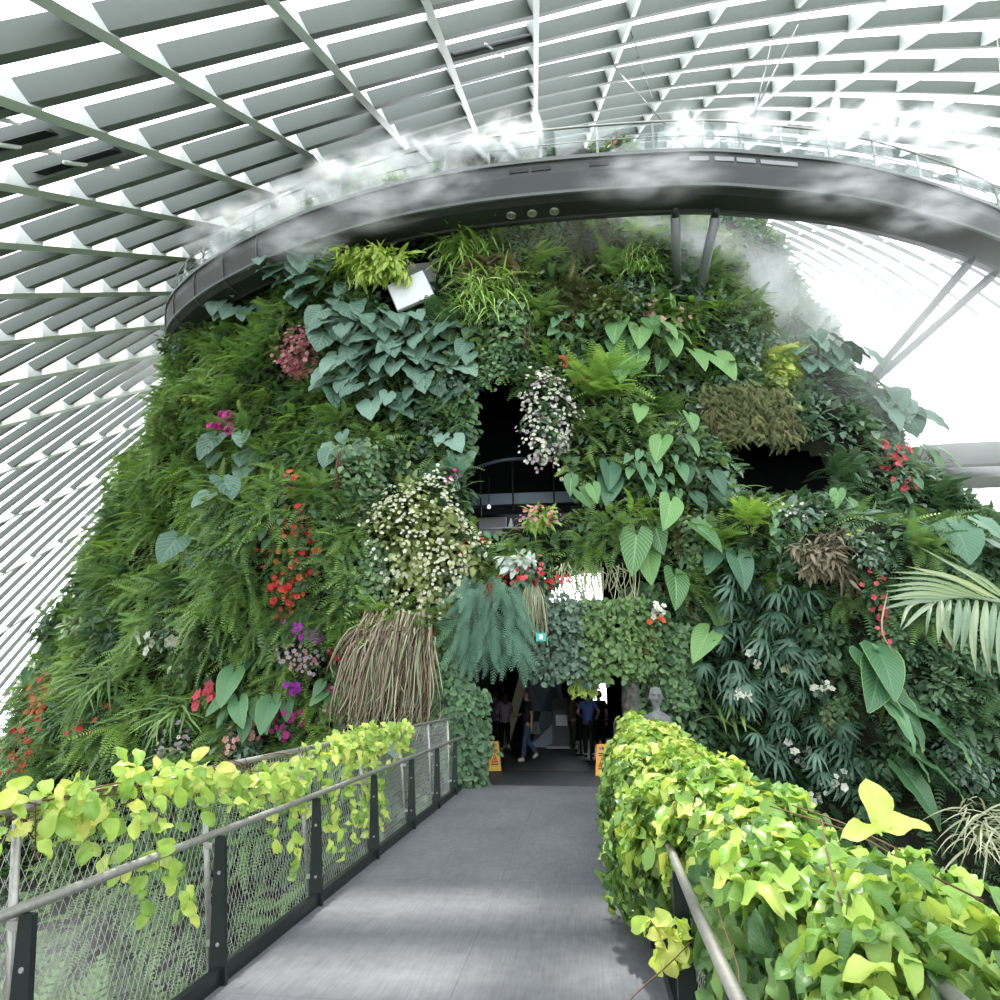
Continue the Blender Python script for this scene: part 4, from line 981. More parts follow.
for i, (x, y, l) in enumerate([(742, 598, 'umbrella plant with drooping fingers, topmost of the dark stand'), (790, 612, 'umbrella plant at the upper right of the stand beside the withered shrub'), (735, 642, 'umbrella plant left of the pinkish white flower pair'), (780, 640, 'umbrella plant directly above the greenish white flower head'), (760, 690, 'umbrella plant directly below the pinkish white flower pair'), (805, 665, 'umbrella plant between the greenish white and blush white flower heads'), (725, 680, 'umbrella plant lowest at the left of the stand, beside the strap leaves'), (800, 715, 'umbrella plant above the cluster of tiny white flowers'), (775, 748, 'umbrella plant half hidden by the top of the creeper'), (830, 745, 'umbrella plant right of the cluster of tiny white flowers'), (832, 775, 'lowest umbrella plant, just above the creeper')]):
    feat('umbrella_plant', 'plant', l, x, y, 62, 50, k_umbrella, 'umbrella plants' if i == 3 else None, n=8, ls=38, lift=.45)
feat('cordyline_plant', 'plant', 'broad strap leaves with one brown leaf at the foot of the umbrella plants', 730, 718, 50, 50, k_tuft, None, leaf='fern_mid', T='strap', n=16, L=36, lift=.5)

# ---- filling plants: shared meshes, each plant its own object
KINDS = dict(
    sword_fern=('fern', lambda: k_fern(1.15, 1.15, 'fern_bright', 'frond_d', 34, .35)), mid_fern=('fern', lambda: k_fern(1.15, 1.1, 'fern_mid', 'frond', 32, .2)),
    dark_fern=('fern', lambda: k_fern(1.2, 1.2, 'fern_dark', 'frond', 32, .25)), lime_fern=('fern', lambda: k_fern(1.0, 1.0, 'fern_lime', 'frond_d', 28, .2)),
    strap_fern=('fern', lambda: k_tuft(.8, .7, 'fern_mid', 'blade_w', 60, .75, .1)), drooping_fern=('fern', lambda: k_fern(1.2, 1.3, 'fern_mid', 'frond_n', 46, .6)),
    dark_shrub=('shrub', lambda: k_bush(1.2, 1.1, 'shrub_dark', 'ovate', 260, .19)), grey_shrub=('shrub', lambda: k_bush(1.2, 1.0, 'shrub_grey', 'ovate', 260, .17)),
    olive_shrub=('shrub', lambda: k_bush(1.2, 1.1, 'shrub_olive', 'small', 320, .13)), broad_leaf_plant=('plant', lambda: k_big(.9, .8, 8, .42, 'elephant', 'heart_l')),
    bronze_plant=('plant', lambda: k_bush(.9, .8, 'bronze', 'wide', 130, .19)), variegated_plant=('plant', lambda: k_bush(.9, .8, 'variegated', 'ovate', 130, .2)),
    trailing_plant=('plant', lambda: k_curtain(.9, 1.3, 'ivy', 'wide', 320, .13, .35)))
LOOK = dict(sword_fern='bright arching fern', mid_fern='mid green fern', dark_fern='dark green fern', lime_fern='yellow-green fern', strap_fern='strap-leaved fern', drooping_fern='drooping narrow fern',
    dark_shrub='dark leafy shrub', grey_shrub='grey-green shrub', olive_shrub='olive small-leaved shrub', broad_leaf_plant='broad heart-leaved plant', bronze_plant='bronze-leaved plant', variegated_plant='pale variegated plant', trailing_plant='trailing ivy plant')
PROTO = {}
for k, (c, fn) in KINDS.items():
    PROTO[k] = []
    for v in range(3):
        PROTO[k].append([(pn, g.mesh(pn), m) for pn, g, m in fn() if g.n])
        for pn, me, m in PROTO[k][-1]: me.materials.append(LM[m])
def zone(px, py):
    r = RNG.random()
    def pick(**w):
        t = sum(w.values()); x = r * t
        for k, v in w.items():
            x -= v
            if x <= 0: return k
        return k
    if px < 350 and py > 620: return pick(sword_fern=2, mid_fern=2, strap_fern=3, dark_shrub=1.5, grey_shrub=1, variegated_plant=.8, broad_leaf_plant=.6, lime_fern=.6)
    if px < 120 and py > 560: return pick(drooping_fern=6, mid_fern=2, dark_fern=1)
    if px < 345 and py > 380: return pick(sword_fern=4, drooping_fern=4, mid_fern=3, dark_fern=1, lime_fern=.8)
    if px < 345: return pick(dark_shrub=2, olive_shrub=2, mid_fern=2, lime_fern=1, grey_shrub=1, sword_fern=1)
    if px < 480: return pick(dark_shrub=3, mid_fern=1.5, dark_fern=1.5, trailing_plant=1.5, grey_shrub=1)
    if px < 700 and py < 300: return pick(olive_shrub=2, grey_shrub=2, mid_fern=2, bronze_plant=.6, lime_fern=.5)
    if px < 700: return pick(sword_fern=2, mid_fern=3, olive_shrub=1, dark_shrub=1, trailing_plant=1, lime_fern=.6, broad_leaf_plant=.5)
    if py < 400: return pick(grey_shrub=4, olive_shrub=2, mid_fern=1, dark_shrub=1)
    if py < 560: return pick(grey_shrub=2, dark_shrub=2.5, mid_fern=1.5, dark_fern=1.5, olive_shrub=.8, broad_leaf_plant=.4)
    return pick(dark_fern=3.5, dark_shrub=2.5, mid_fern=.8, broad_leaf_plant=.6, trailing_plant=.8, grey_shrub=.5)
DIRS = ['to the right of', 'up and right of', 'above', 'up and left of', 'to the left of', 'down and left of', 'below', 'down and right of']
SEEN = set(o['label'] for o in C.objects if 'label' in o)
def describe(look, px, py, size):
    fs = sorted([(math.hypot(px - f[0], py - f[1]), f) for f in FEAT if f[3]], key=lambda a: a[0])[:7]
    sz = ['', 'small ', 'large ']
    pre = 'large ' if size > 1.15 else 'small ' if size < .85 else ''
    for rank in range(7):
        d, f = fs[rank]
        di = DIRS[int(round(math.atan2(-(py - f[1]), px - f[0]) / (math.pi / 4))) % 8]
        how = 'close ' if d < 55 else 'well ' if d > 130 else ''
        s = '%s%s %s%s the %s' % (pre, look, how, di, f[3])
        if s not in SEEN: SEEN.add(s); return s
    for i in range(7):
        for j in range(7):
            if i == j: continue
            s = '%s%s between the %s and the %s' % (pre, look, fs[i][1][3], fs[j][1][3])
            if s not in SEEN and len(s.split()) <= 16: SEEN.add(s); return s
    return None
def fill_one(px, py, kind=None, scl=None):
    P = S(px, py)
    if P is None or near_hole(px, py): return False
    kind = kind or zone(px, py)
    base = float((P - EYE) @ FWD) / F
    sz = scl or U(.75, 1.3)
    lab = describe(LOOK[kind], px, py, sz)
    if lab is None: return False
    loc, rz, mpp = place(px, py, U(.1, .35))
    t = thing(kind, lab, KINDS[kind][0], tuple(loc), rz + U(-.35, .35), {'fern': 'ferns on the mountain', 'shrub': 'shrubs on the mountain', 'plant': 'foliage plants on the mountain'}[KINDS[kind][0]], sz * max(.7, min(1.25, 42 * base)))
    for pn, me, m in PROTO[kind][RNG.integers(3)]: share(pn, me, t)
    return True
PTS = []
cand = [(x + U(-12, 12), y + U(-12, 12)) for y in range(222, 800, 27) for x in range(14, 1000, 27)]
for x, y in cand:
    if y > 800 - max(0, 330 - x) * .1 and x < 470: continue
    if any(math.hypot(x - f[0], y - f[1]) < f[2] * .72 for f in FEAT): continue
    if any(math.hypot(x - a, y - b) < 25 for a, b in PTS): continue
    if len(PTS) < 300 and fill_one(x, y): PTS.append((x, y))
# skyline plants that break the outline
for x, y, k in [(205, 283, 'olive_shrub'), (222, 265, 'olive_shrub'), (165, 350, 'dark_shrub'), (142, 420, 'olive_shrub'), (62, 592, 'dark_shrub'), (45, 625, 'dark_shrub'), (92, 520, 'dark_fern'), (845, 300, 'grey_shrub'), (800, 245, 'grey_shrub'), (775, 215, 'olive_shrub'), (925, 420, 'grey_shrub'), (955, 452, 'grey_shrub'), (985, 475, 'grey_shrub')]:
    for dx in range(0, 40, 3):
        if fill_one(x + (dx if x < 500 else -dx), y, k, 1.1): break

# ---- the continuous carpet of fern and creeping leaves between the named plants
def carpet(name, label, th0, th1, z0, z1, n, T, leaf, ls, droop, keep=None, up=0.0, lean=0.0):
    th = R_(n, th0, th1); z = R_(n, z0, z1)
    P = mpt(th, z); ok = ~hole(P)
    if keep is not None: ok &= keep(P)
    P, th, z = P[ok], th[ok], z[ok]; n = len(P)
    o = P[:, :2] - MC; o = np.concatenate([o / np.linalg.norm(o, axis=1)[:, None], np.zeros((n, 1))], 1)
    side = np.stack([-o[:, 1], o[:, 0], 0 * o[:, 0]], 1)
    D = o * R_(n, .25, .9)[:, None] + side * (R_(n, -.8, .8) + lean)[:, None] + np.array([0, 0, 1.0]) * (R_(n, -droop, .5) + up)[:, None]
    N = o * .5 + np.array([0, 0, .8]) + RNG.normal(size=(n, 3)) * .25
    g = Geo(); inst(g, TL[T], P + o * R_(n, -.1, .3)[:, None], D, N, ls * R_(n, .6, 1.25), np.clip(0.5 + 0.3 * np.sin(th * 31 + z * 1.7) + 0.2 * np.sin(th * 13 - z * .9) + R_(n, -.25, .25), 0, 1))
    o_ = g.obj(name, LM[leaf]); tag(o_, label, 'undergrowth', None, 'stuff')
fq_ = lambda P: proj(P)
carpet('fern_carpet', 'thick carpet of green ferns covering the left slope of the mountain', -88 * D2R, -9 * D2R, -4.8, 17, 22000, 'frond_s', 'fern_mid', .56, .9, lambda P: RNG.random(len(P)) < .8, 0, -.2)
carpet('fern_carpet', 'brighter arching fern growth over the left slope of the mountain', -80 * D2R, -14 * D2R, 1.0, 15, 12000, 'frond_d', 'fern_bright', .62, .9, lambda P: RNG.random(len(P)) < .75, 0, -.2)
carpet('undergrowth', 'dark creeping leaves covering the front of the mountain', -26 * D2R, 24 * D2R, -2, 18, 15000, 'ovate', 'shrub_dark', .3, .8)
carpet('undergrowth', 'mid green ferny growth on the front of the mountain', -14 * D2R, 24 * D2R, 3, 18, 8000, 'frond_s', 'fern_mid', .48, .7)
carpet('undergrowth', 'dark leafy growth low on the right terrace', 14 * D2R, 85 * D2R, -4.8, 7.5, 17000, 'frond_s', 'fern_dark', .55, .8)
carpet('undergrowth', 'grey-green leafy growth on the hazy upper right slope', 14 * D2R, 88 * D2R, 5.5, 22, 17000, 'ovate', 'shrub_grey', .38, .7)
# ------------------------------------------------------------------ railings
YP = [-0.15, 1.4, 2.92, 4.45, 6.0, 7.6, 9.2, 10.75, 12.15]
def lerp3(pts, y):
    pts = np.array(pts); return np.array([np.interp(y, pts[:, 1], pts[:, 0]), y, np.interp(y, pts[:, 1], pts[:, 2])])
HL = [(-2.46, -1.2, 0.83), (-2.44, 3.0, 0.845), (-2.38, 6.9, 0.86), (-2.34, 10.8, 0.885), (-2.30, 12.9, 0.90)]
UL = [(-2.62, -1.2, 1.225), (-2.60, 4.0, 1.225), (-2.58, 8.0, 1.23), (-2.46, 12.6, 1.25)]
def railing(name, label, sx, HLp, ULp, foot, yps, y0, y1):
    t = thing(name, label, 'railing', (foot, 6.0, 0)); o = np.array([foot, 6.0, 0])
    kx = foot - sx * 0.03
    Geo().box((-0.03 * -sx * 0, (y0 + y1) / 2 - 6, 0.05), (0.05, y1 - y0, 0.10)).obj('kerb_rail', 'black_steel', t)
    for y in yps:
        h = lerp3(HLp, y) - o; p = np.array([0, y - 6, 0])
        g = Geo(); a, b_ = 0.058, 0.032; th = 0.016
        hx = h[0] * .8
        g.hexa([(-a, y - 6 - th, -.02), (a, y - 6 - th, -.02), (a, y - 6 + th, -.02), (-a, y - 6 + th, -.02)], [(hx - b_, y - 6 - th, h[2] - .02), (hx + b_, y - 6 - th, h[2] - .02), (hx + b_, y - 6 + th, h[2] - .02), (hx - b_, y - 6 + th, h[2] - .02)])
        post = g.obj('post', 'black_steel', t)
        for zz in (.07, .22, .62):
            Geo().lathe([(0.012, 0), (0.011, .006), (0.0, .007)], (0, 0, 0), 8).obj('bolt', 'grey', post).matrix_basis = Matrix.Translation((hx * zz / .85, y - 6 - th, zz)) @ Matrix.Rotation(math.pi / 2, 4, 'X')
        u = lerp3(ULp, y + .05) - o; f = np.array([sx * .085, y - 6 + .05, .02])
        Geo().tube([f, u], 0.019, 8).obj('stanchion', 'steel', t)
        for q in (.16, .62): Geo().box(f * (1 - q) + u * q + (-sx * .03, -.02, 0), (.06, .03, .035)).obj('bracket', 'steel', t)
    yy = np.linspace(y0, y1, 24)
    Geo().tube([lerp3(HLp, y) - o for y in yy], 0.024, 10).obj('handrail', 'steel', t, True)
    Geo().tube([lerp3(ULp, y) - o for y in yy], 0.021, 10).obj('top_rail', 'steel', t, True)
    # wire rope net, one panel per bay
    bays = sorted(yps)
    for ya, yb in zip(bays[:-1], bays[1:]):
        g = Geo()
        def pt(y, h): f = np.array([sx * .085, y - 6, .03]); u = lerp3(ULp, y) - o; return f * (1 - h) + u * h
        sp = 0.052; sl = 0.62
        for k in np.arange(ya - sl, yb + sl, sp):
            for s_ in (1, -1):
                h0, h1 = 0.0, 1.0
                ya_, yb_ = k, k + s_ * sl
                hs_ = sorted([(ya - k) / (s_ * sl), (yb - k) / (s_ * sl)]); h0, h1 = max(0, hs_[0]), min(1, hs_[1])
                if h1 - h0 < .02: continue
                g.tube([pt(k + s_ * sl * h0, h0), pt(k + s_ * sl * h1, h1)], 0.0017, 3, .5, False)
        g.obj('net_panel', 'wire', t)
    return t
railing('railing', 'left bridge railing with black posts, steel handrail and wire net', -1, HL, UL, DX0 + .02, YP, -1.2, 12.7)
HR = [(0.36, -1.2, .93), (.405, 2.4, .905), (.43, 3.3, .88), (.49, 4.9, .85), (0.52, 12.9, .88)]
UR = [(0.80, -1.2, 1.08), (0.80, 8, 1.10), (0.78, 12.9, 1.14)]
railing('railing', 'right bridge railing buried under the yellow-green creeper hedge', 1, HR, UR, DX1 - .04, [-.75, .78, 2.3, 3.85, 5.4, 6.95, 8.5, 10.05, 11.6], -1.2, 12.9)

# ------------------------------------------------------------------ creepers on the railings
def vine_leaves(g, P, N, ls, T='vine', tint=None, down=.3):
    n = len(P); D = np.cross(N, RNG.normal(size=(n, 3))); D = nrm(D) + N * R_(n, .0, .5)[:, None] + np.array([0, 0, -1.0]) * R_(n, 0, 2 * down)[:, None]
    inst(g, TL[T], P, D, N + RNG.normal(size=(n, 3)) * .35, ls * R_(n, .6, 1.25), tint)
def section(u):
    """hedge outline, u from -1 (foot of the deck side) over the top to 1; returns x, z, normal x, normal z"""
    pts = np.array([(.30, .28), (.27, .55), (.30, .85), (.42, 1.12), (.60, 1.26), (.80, 1.33), (1.02, 1.27), (1.20, 1.10), (1.28, .8), (1.28, .3)])
    v = (u + 1) / 2 * (len(pts) - 1)
    x = np.interp(v, np.arange(len(pts)), pts[:, 0]); z = np.interp(v, np.arange(len(pts)), pts[:, 1])
    nx, nz = x - .78, (z - .75) * 1.1
    k = np.hypot(nx, nz) + 1e-6
    return x, z, nx / k, nz / k
hedge = thing('creeper_hedge', 'thick yellow-green creeper covering the whole right railing in the foreground', 'climbing plant', (.78, 6.5, 0))
HO = np.array([.78, 6.5, 0])
def hedge_part(n, y0, y1, u0, u1, ls, T, m, tlo, thi, nm='foliage', inner=1.0, ymin=None):
    g = Geo(); y = R_(n, y0, y1); u = R_(n, u0, u1)
    x, z, nx, nz = section(u)
    far = np.clip((12.9 - y) / 2.0, .45, 1)
    wob = .10 * np.sin(y * 3.1 + u * 4) + .07 * np.sin(y * 7.3 - u * 9) + R_(n, -.16, .05)
    x = .78 + (x - .78) * far + nx * wob; z = (z - .28) * (.84 + .10 * sstep(4, 10, y)) + .24 + nz * wob - (1 - far) * .05
    x = x + np.where(x < .62, .27, 0) * sstep(8, 11.5, y)
    P = np.stack([x, y, z], 1); N = np.stack([nx, R_(n, -.35, .2), nz + .25], 1)
    if ymin is not None: 
        ok = ~((y < ymin + .3 * np.sin(z * 9)) & (x < .56) & (z < .93)); P, N = P[ok], N[ok]
    vine_leaves(g, P - HO, N, ls, T, R_(len(P), tlo, thi), .45)
    return g.obj(nm, LM[m], hedge, True)
hedge_part(1500, .9, 2.6, -.15, .85, .112, 'vine', 'vine', .05, .78, ymin=4.7)
hedge_part(1900, 2.4, 4.7, -.15, .85, .135, 'vine', 'vine', .05, .85, ymin=4.7)
hedge_part(1300, .9, 4.6, -.15, 1, .125, 'vine', 'vine_green', .1, .9, ymin=4.7)
n_ = 1000; g = Geo(); y_ = R_(n_, .9, 4.8); P = np.stack([R_(n_, .52, .72), y_, R_(n_, .25, 1.0)], 1) - HO
vine_leaves(g, P, np.array([[-.9, -.4, .35]]) + RNG.normal(size=(n_, 3)) * .3, .12, 'vine', R_(n_, 0, .8), .5); g.obj('foliage', LM['vine_green'], hedge, True)
hedge_part(4200, 4.2, 8.6, -.55, .8, .125, 'vine_lo', 'vine', .1, 1)
hedge_part(5200, 7.8, 12.9, -.75, .8, .12, 'vine_lo', 'vine', .2, 1)
hedge_part(3600, 4.6, 12.9, -1, -.3, .13, 'vine_lo', 'vine_green', .15, 1, ymin=4.7)
hedge_part(1500, 3.0, 12.9, .5, 1, .14, 'vine_lo', 'vine_green', 0, .8)
g = Geo()
for k in range(34):
    y = U(1.4, 12.5); u = np.array(U(-.4, .5)); pts = []
    for j in range(5):
        x, z, nx, nz = section(np.clip(u + j * .03 * (k % 3 - 1), -1, 1)); z = (z - .28) * (.84 + .10 * sstep(4, 10, y)) + .24; pts.append(np.array([x + nx * U(-.06, .03), y + j * .13 * (1 if k % 2 else -1), z + nz * U(-.06, .03)]) - HO)
    g.tube(spline(pts, 16), [.0026] * 16, 4, .5, False)
for pts in ([atY(770, 806, 3.0), atY(850, 832, 2.5), atY(905, 862, 2.2), atY(985, 902, 1.8)], [atY(792, 805, 3.0), atY(840, 822, 2.7), atY(900, 850, 2.3)], [atY(822, 820, 2.6), atY(828, 858, 2.4), atY(842, 905, 2.1)], [atY(693, 940, 3.7), atY(668, 965, 3.6), atY(645, 985, 3.5), atY(620, 1010, 3.4)]):
    g.tube(spline(np.array(pts) - HO, 14), [.003] * 14, 5, .5, False)
g.obj('stems', M['brown_stem'], hedge)
g = Geo(); P = np.array([atY(U(645, 690), U(915, 955), 3.75) for _ in range(26)]) - HO; vine_leaves(g, P, np.array([[-.8, -.6, .3]]) + RNG.normal(size=(26, 3)) * .4, .12, 'vine', R_(26, .5, 1), .8)
g.obj('hanging_spray', LM['vine'], hedge, True)['label'] = 'yellowing leaf spray'
g = Geo(); P = np.array([atY(600, 766, 12.3), atY(606, 772, 12.3), atY(598, 774, 12.3), atY(610, 764, 12.4)]) - HO; vine_leaves(g, P, np.array([[-.3, -1, .4]] * 4), .17, 'vine', R_(4, .6, 1), .3)
g.tube([P[3], np.array([.5, 12.4, .45]) - HO], .006, 4); g.obj('stray_shoot', LM['vine'], hedge, True)
g = Geo(); P = np.array([atY(882, 832, 2.3)]) - HO; inst(g, TL['vine'], np.repeat(P, 3, 0), [(.0, .1, 1), (.8, -.2, .35), (-.8, -.2, .1)], [(0, -1, .2), (0, -.6, 1), (0, -.6, 1)], [.15, .13, .12], [.75, .8, .7])
g.obj('upright_shoot', LM['vine'], hedge, True)

def creeper(label, y0, y1, n, spread, zlow, net=0, nety=None, top=.10):
    yc = (y0 + y1) / 2; o = lerp3(UL, yc); t = thing('creeper', label, 'climbing plant', tuple(o), 0, 'creepers on the left railing')
    g = Geo(); y = R_(n, y0, y1); w = np.abs(RNG.normal(size=n)); zz = top - (w * spread)
    edge = np.sin(np.clip((y - y0) / (y1 - y0), 0, 1) * math.pi) ** .4; zz = zz * edge * (1 + .4 * np.sin(y * 9)); zz = np.maximum(zz, zlow)
    x = np.array([lerp3(UL, q)[0] for q in y]); f = np.clip(zz / 1.2, -1, 0)
    P = np.stack([x - f * .16 + RNG.normal(size=n) * .07 + .03, y, 1.23 + zz], 1) - o
    N = np.stack([R_(n, .1, .9), R_(n, -1, -.2), R_(n, .1, .9)], 1)
    vine_leaves(g, P, N, .105, 'vine', R_(n, .25, 1), .5); g.obj('foliage', LM['vine'], t, True)
    for k in range(net):
        g = Geo(); n2 = 6; ya = U(*nety); ha = U(.1, .75); dy = U(-.25, .25); hh = np.linspace(0, .28, n2); h = ha + hh
        P = np.stack([-2.40 - h * .16 + .02 + R_(n2, -.01, .03), ya + dy * hh / .28 + R_(n2, -.02, .02), .06 + h * 1.1], 1) - o
        vine_leaves(g, P, np.array([[.6, -.7, .3]]) + RNG.normal(size=(n2, 3)) * .3, .10, 'vine', R_(n2, .2, .9), .5); g.tube(P, .003, 4, .5, False)
        g.obj('shoot', LM['vine'], t, True)
    s = Geo()
    for k in range(10):
        a = U(y0, y1); b_ = min(y1, a + U(.3, .9)); s.tube(spline([lerp3(UL, a) - o + (.03, 0, .02), lerp3(UL, (a + b_) / 2) - o + (.04, 0, U(-.25, .05)), lerp3(UL, b_) - o + (.02, 0, -.02)], 7), [.004] * 7, 4, .5, False)
    s.obj('stems', M['brown_stem'], t)
creeper('loose creeper shoots at the left end of the left railing, beside the bare pipe', 2.35, 3.15, 50, .16, -.3)
creeper('thickest creeper swag on the left railing, hanging in front of the net', 3.05, 4.45, 190, .20, -.48, 4, (3.2, 4.6))
creeper('middle creeper swag on the left railing before the bare stretch of pipe', 4.4, 6.6, 190, .17, -.42, 8, (4.9, 6.6), -.06)
creeper('far creeper clump on the left railing, trailing down to the deck edge', 6.7, 9.6, 380, .20, -.6, 26, (6.6, 8.3))

# ------------------------------------------------------------------ things in and around the entrance
def floor_sign(x, y, rz, col, label):
    t = thing('wet_floor_sign', label, 'sign', (x, y, 0.005), rz, 'folding floor signs')
    m = mat('sign_plastic', col, 0.45)
    for s_, nm in ((-1, 'front_panel'), (1, 'rear_panel')):
        g = Geo()
        def P(u, h): return np.array([u * (.145 - .045 * h), s_ * (.13 * (1 - h) + .012), .62 * h])
        cells = [((-1, 1), (0, .80)), ((-1, -.45), (.80, .91)), ((.45, 1), (.80, .91)), ((-1, 1), (.91, 1))]
        for (u0, u1), (h0, h1) in cells:
            a = [P(u0, h0), P(u1, h0), P(u1, h1), P(u0, h1)]; th = np.array([0, -s_ * .012, 0])
            g.hexa([p for p in a], [p + th for p in a])
        pn = g.obj(nm, m, t)
        if s_ < 0:
            q = lambda u, h: P(u, h) + (0, -.004, 0)
            g = Geo(); r = lambda u0, u1, h0, h1: g.add([q(u0, h0), q(u1, h0), q(u1, h1), q(u0, h1)], [[0, 1, 2, 3]])
            r(-.6, .6, .68, .72); r(-.5, .5, .62, .65); r(-.6, .6, .20, .24)
            g.obj('printed_lines', 'black_steel', pn)
            g = Geo(); g.add([q(-.6, .28), q(-.42, .28), q(.06, .56), q(-.06, .56)], [[0, 1, 2, 3]]); g.add([q(.6, .28), q(.42, .28), q(-.06, .56), q(.06, .56)], [[1, 0, 3, 2]]); g.add([q(-.55, .28), q(.55, .28), q(.45, .33), q(-.45, .33)], [[0, 1, 2, 3]])
            g.add([q(-.1, .34), q(.12, .34), q(.2, .44), q(-.05, .45)], [[0, 1, 2, 3]])
            g.obj('warning_triangle', mat('sign_red', (.55, .03, .02), .5), pn)
floor_sign(-2.08, 15.7, .25, (.72, .42, .02), 'yellow folding floor sign at the left side of the entrance, beside the ivy')
floor_sign(0.33, 15.15, -.05, (.80, .36, .04), 'orange-yellow folding floor sign at the right side of the entrance, behind creeper leaves')

t = thing('display_stand', 'black upright display stand with a white card, in the middle of the entrance hall', 'stand', (-.73, 21.4, 0), .05)
Geo().box((0, 0, .07), (.95, .5, .06)).obj('base', 'white', t)
g = Geo(); g.hexa([(-.30, -.16, .10), (.30, -.16, .10), (.30, .16, .10), (-.30, .16, .10)], [(-.27, -.06, 1.15), (.27, -.06, 1.15), (.27, .12, 1.15), (-.27, .12, 1.15)]); g.obj('body', 'black_steel', t)
g = Geo(); g.hexa([(-.30, -.10, 1.17), (.30, -.10, 1.17), (.30, .14, 1.17), (-.30, .14, 1.17)], [(-.25, -.04, 1.5), (.25, -.04, 1.5), (.25, .10, 1.5), (-.25, .10, 1.5)]); g.obj('hood', 'black_steel', t)
cd = Geo().box((0, -.12, .85), (.36, .02, .32)).obj('card', 'white', t)
g = Geo()
for k in range(3): g.box((0.0, -.135, .76 + k * .06), (.26 - .05 * (k == 2), .006, .02))
g.obj('printed_lines', 'plate', cd)

def faceted(name, label, loc, rings, m1, m2):
    t = thing(name, label, 'sculpture', loc)
    V, n = [], 5
    for k, (z, r, tw, ox) in enumerate(rings):
        for j in range(n): a = 2 * math.pi * j / n + tw; V.append((r * math.cos(a) + ox, r * math.sin(a) * .8, z))
    for k in range(len(rings) - 1):
        q = [[k * n + j, k * n + (j + 1) % n, (k + 1) * n + (j + 1) % n, (k + 1) * n + j] for j in range(n)]
        for j, f in enumerate(q): Geo().add([V[i] for i in f], [[0, 1, 2, 3]]).obj('facet', m1 if (j + k) % 2 else m2, t)
    return t
faceted('faceted_sculpture', 'blue-grey faceted metal column standing behind the display stand', (-1.35, 22.6, -.01), [(0, .55, .3, -.1), (1.1, .75, .9, 0), (2.05, .62, .3, 0), (3.2, .5, .9, .25), (4.6, .75, .4, .35)], 'plate', 'plate2')
t = thing('leaning_mast', 'olive leaning column in the dark left half of the entrance hall', 'column', (-1.95, 21.0, 0), 0)
a, b_ = atY(517, 702, 21.0) - np.array([-1.95, 21, 0]), atY(536, 632, 21.0) - np.array([-1.95, 21, 0]); d = (b_ - a) / (b_ - a)[2]
g = Geo(); p0, p1 = a - d * a[2], a + d * (6.4 - a[2]); w = .14
g.hexa([p0 + (-w, -w, 0), p0 + (w, -w, 0), p0 + (w, w, 0), p0 + (-w, w, 0)], [p1 + (-w, -w, 0), p1 + (w, -w, 0), p1 + (w, w, 0), p1 + (-w, w, 0)]); g.obj('shaft', 'olive', t)
Geo().box(p0 + (0, 0, .04), (.5, .5, .08)).obj('base_plate', 'black_steel', t)
for i, (x, y) in enumerate([(-.15, 19.6), (.12, 17.9), (.75, 19.6)]):
    t = thing('queue_post', ['black queue barrier post behind the blue-shirted person', 'nearest black queue barrier post, by the orange-yellow floor sign', 'black queue barrier post at the right wall of the hall'][i], 'barrier', (x, y, 0), 0, 'queue barrier posts')
    Geo().lathe([(0, .03), (.16, .03), (.17, 0), (0, 0)], (0, 0, 0)).obj('foot', 'black_steel', t); Geo().tube([(0, 0, .02), (0, 0, .98)], .03, 10).obj('pole', 'black_steel', t); Geo().lathe([(.035, .9), (.04, .92), (.04, 1.0), (.0, 1.01)], (0, 0, 0)).obj('cap', 'black_steel', t)
o = Geo().box((.435, 18.75, .93), (.02, 1.8, .05), Matrix.Rotation(-.35, 3, 'Z')).obj('barrier_belt', 'black_steel'); tag(o, 'black belt strung between the queue barrier posts', 'belt')
t = thing('hall_handrail', 'short grey handrail frame inside the right side of the entrance', 'railing', (.75, 16.6, 0))
for x, y in ((-.08, -.6), (.0, .6)): Geo().tube([(x, y, -.02), (x, y, 1.05)], .025, 8).obj('post', 'steel', t)
for z in (1.05, .7, .35): Geo().tube([(-.08, -.62, z), (0, .62, z)], .02, 8).obj('rail', 'steel', t)
t = thing('tree_trunk', 'grey tree trunk standing at the right jamb of the entrance', 'tree', (1.02, 15.0, -.05))
g = Geo(); g.tube(spline([(.06, 0, -.1), (.02, 0, .5), (-.02, .05, 1.4), (.03, .1, 2.6), (.05, .1, 4.0)], 14), np.interp(np.linspace(0, 1, 14), [0, .12, 1], [.34, .22, .17]), 14)
g.V[-1] += RNG.normal(size=g.V[-1].shape) * .012; g.obj('bark', 'bark', t, True)
g = Geo()
for a in (.3, 1.9, 3.6, 5.0): g.tube(spline([(.15 * math.cos(a), .15 * math.sin(a), .5), (.27 * math.cos(a), .27 * math.sin(a), .12), (.5 * math.cos(a), .5 * math.sin(a), -.05)], 6), [.03, .05, .06, .06, .05, .03], 6)
g.obj('roots', 'bark', t)
t = thing('carved_bust', 'grey carved face and shoulders half hidden at the right jamb behind the hedge', 'statue', tuple(atY(656, 700, 13.6) * (1, 1, 0)))
hz = atY(656, 697, 13.6)[2]
g = Geo(); g.lathe([(.0, hz + .20), (.09, hz + .17), (.125, hz + .08), (.125, hz), (.11, hz - .08), (.075, hz - .15), (.06, hz - .20), (.065, hz - .26), (.16, hz - .30), (.27, hz - .38), (.28, hz - .6), (.22, hz - .8), (.2, -.2)], (0, 0, 0), 18)
V = g.V[-1]; V[:, 1] *= .85
hd = g.obj('body', 'stone', t, True)
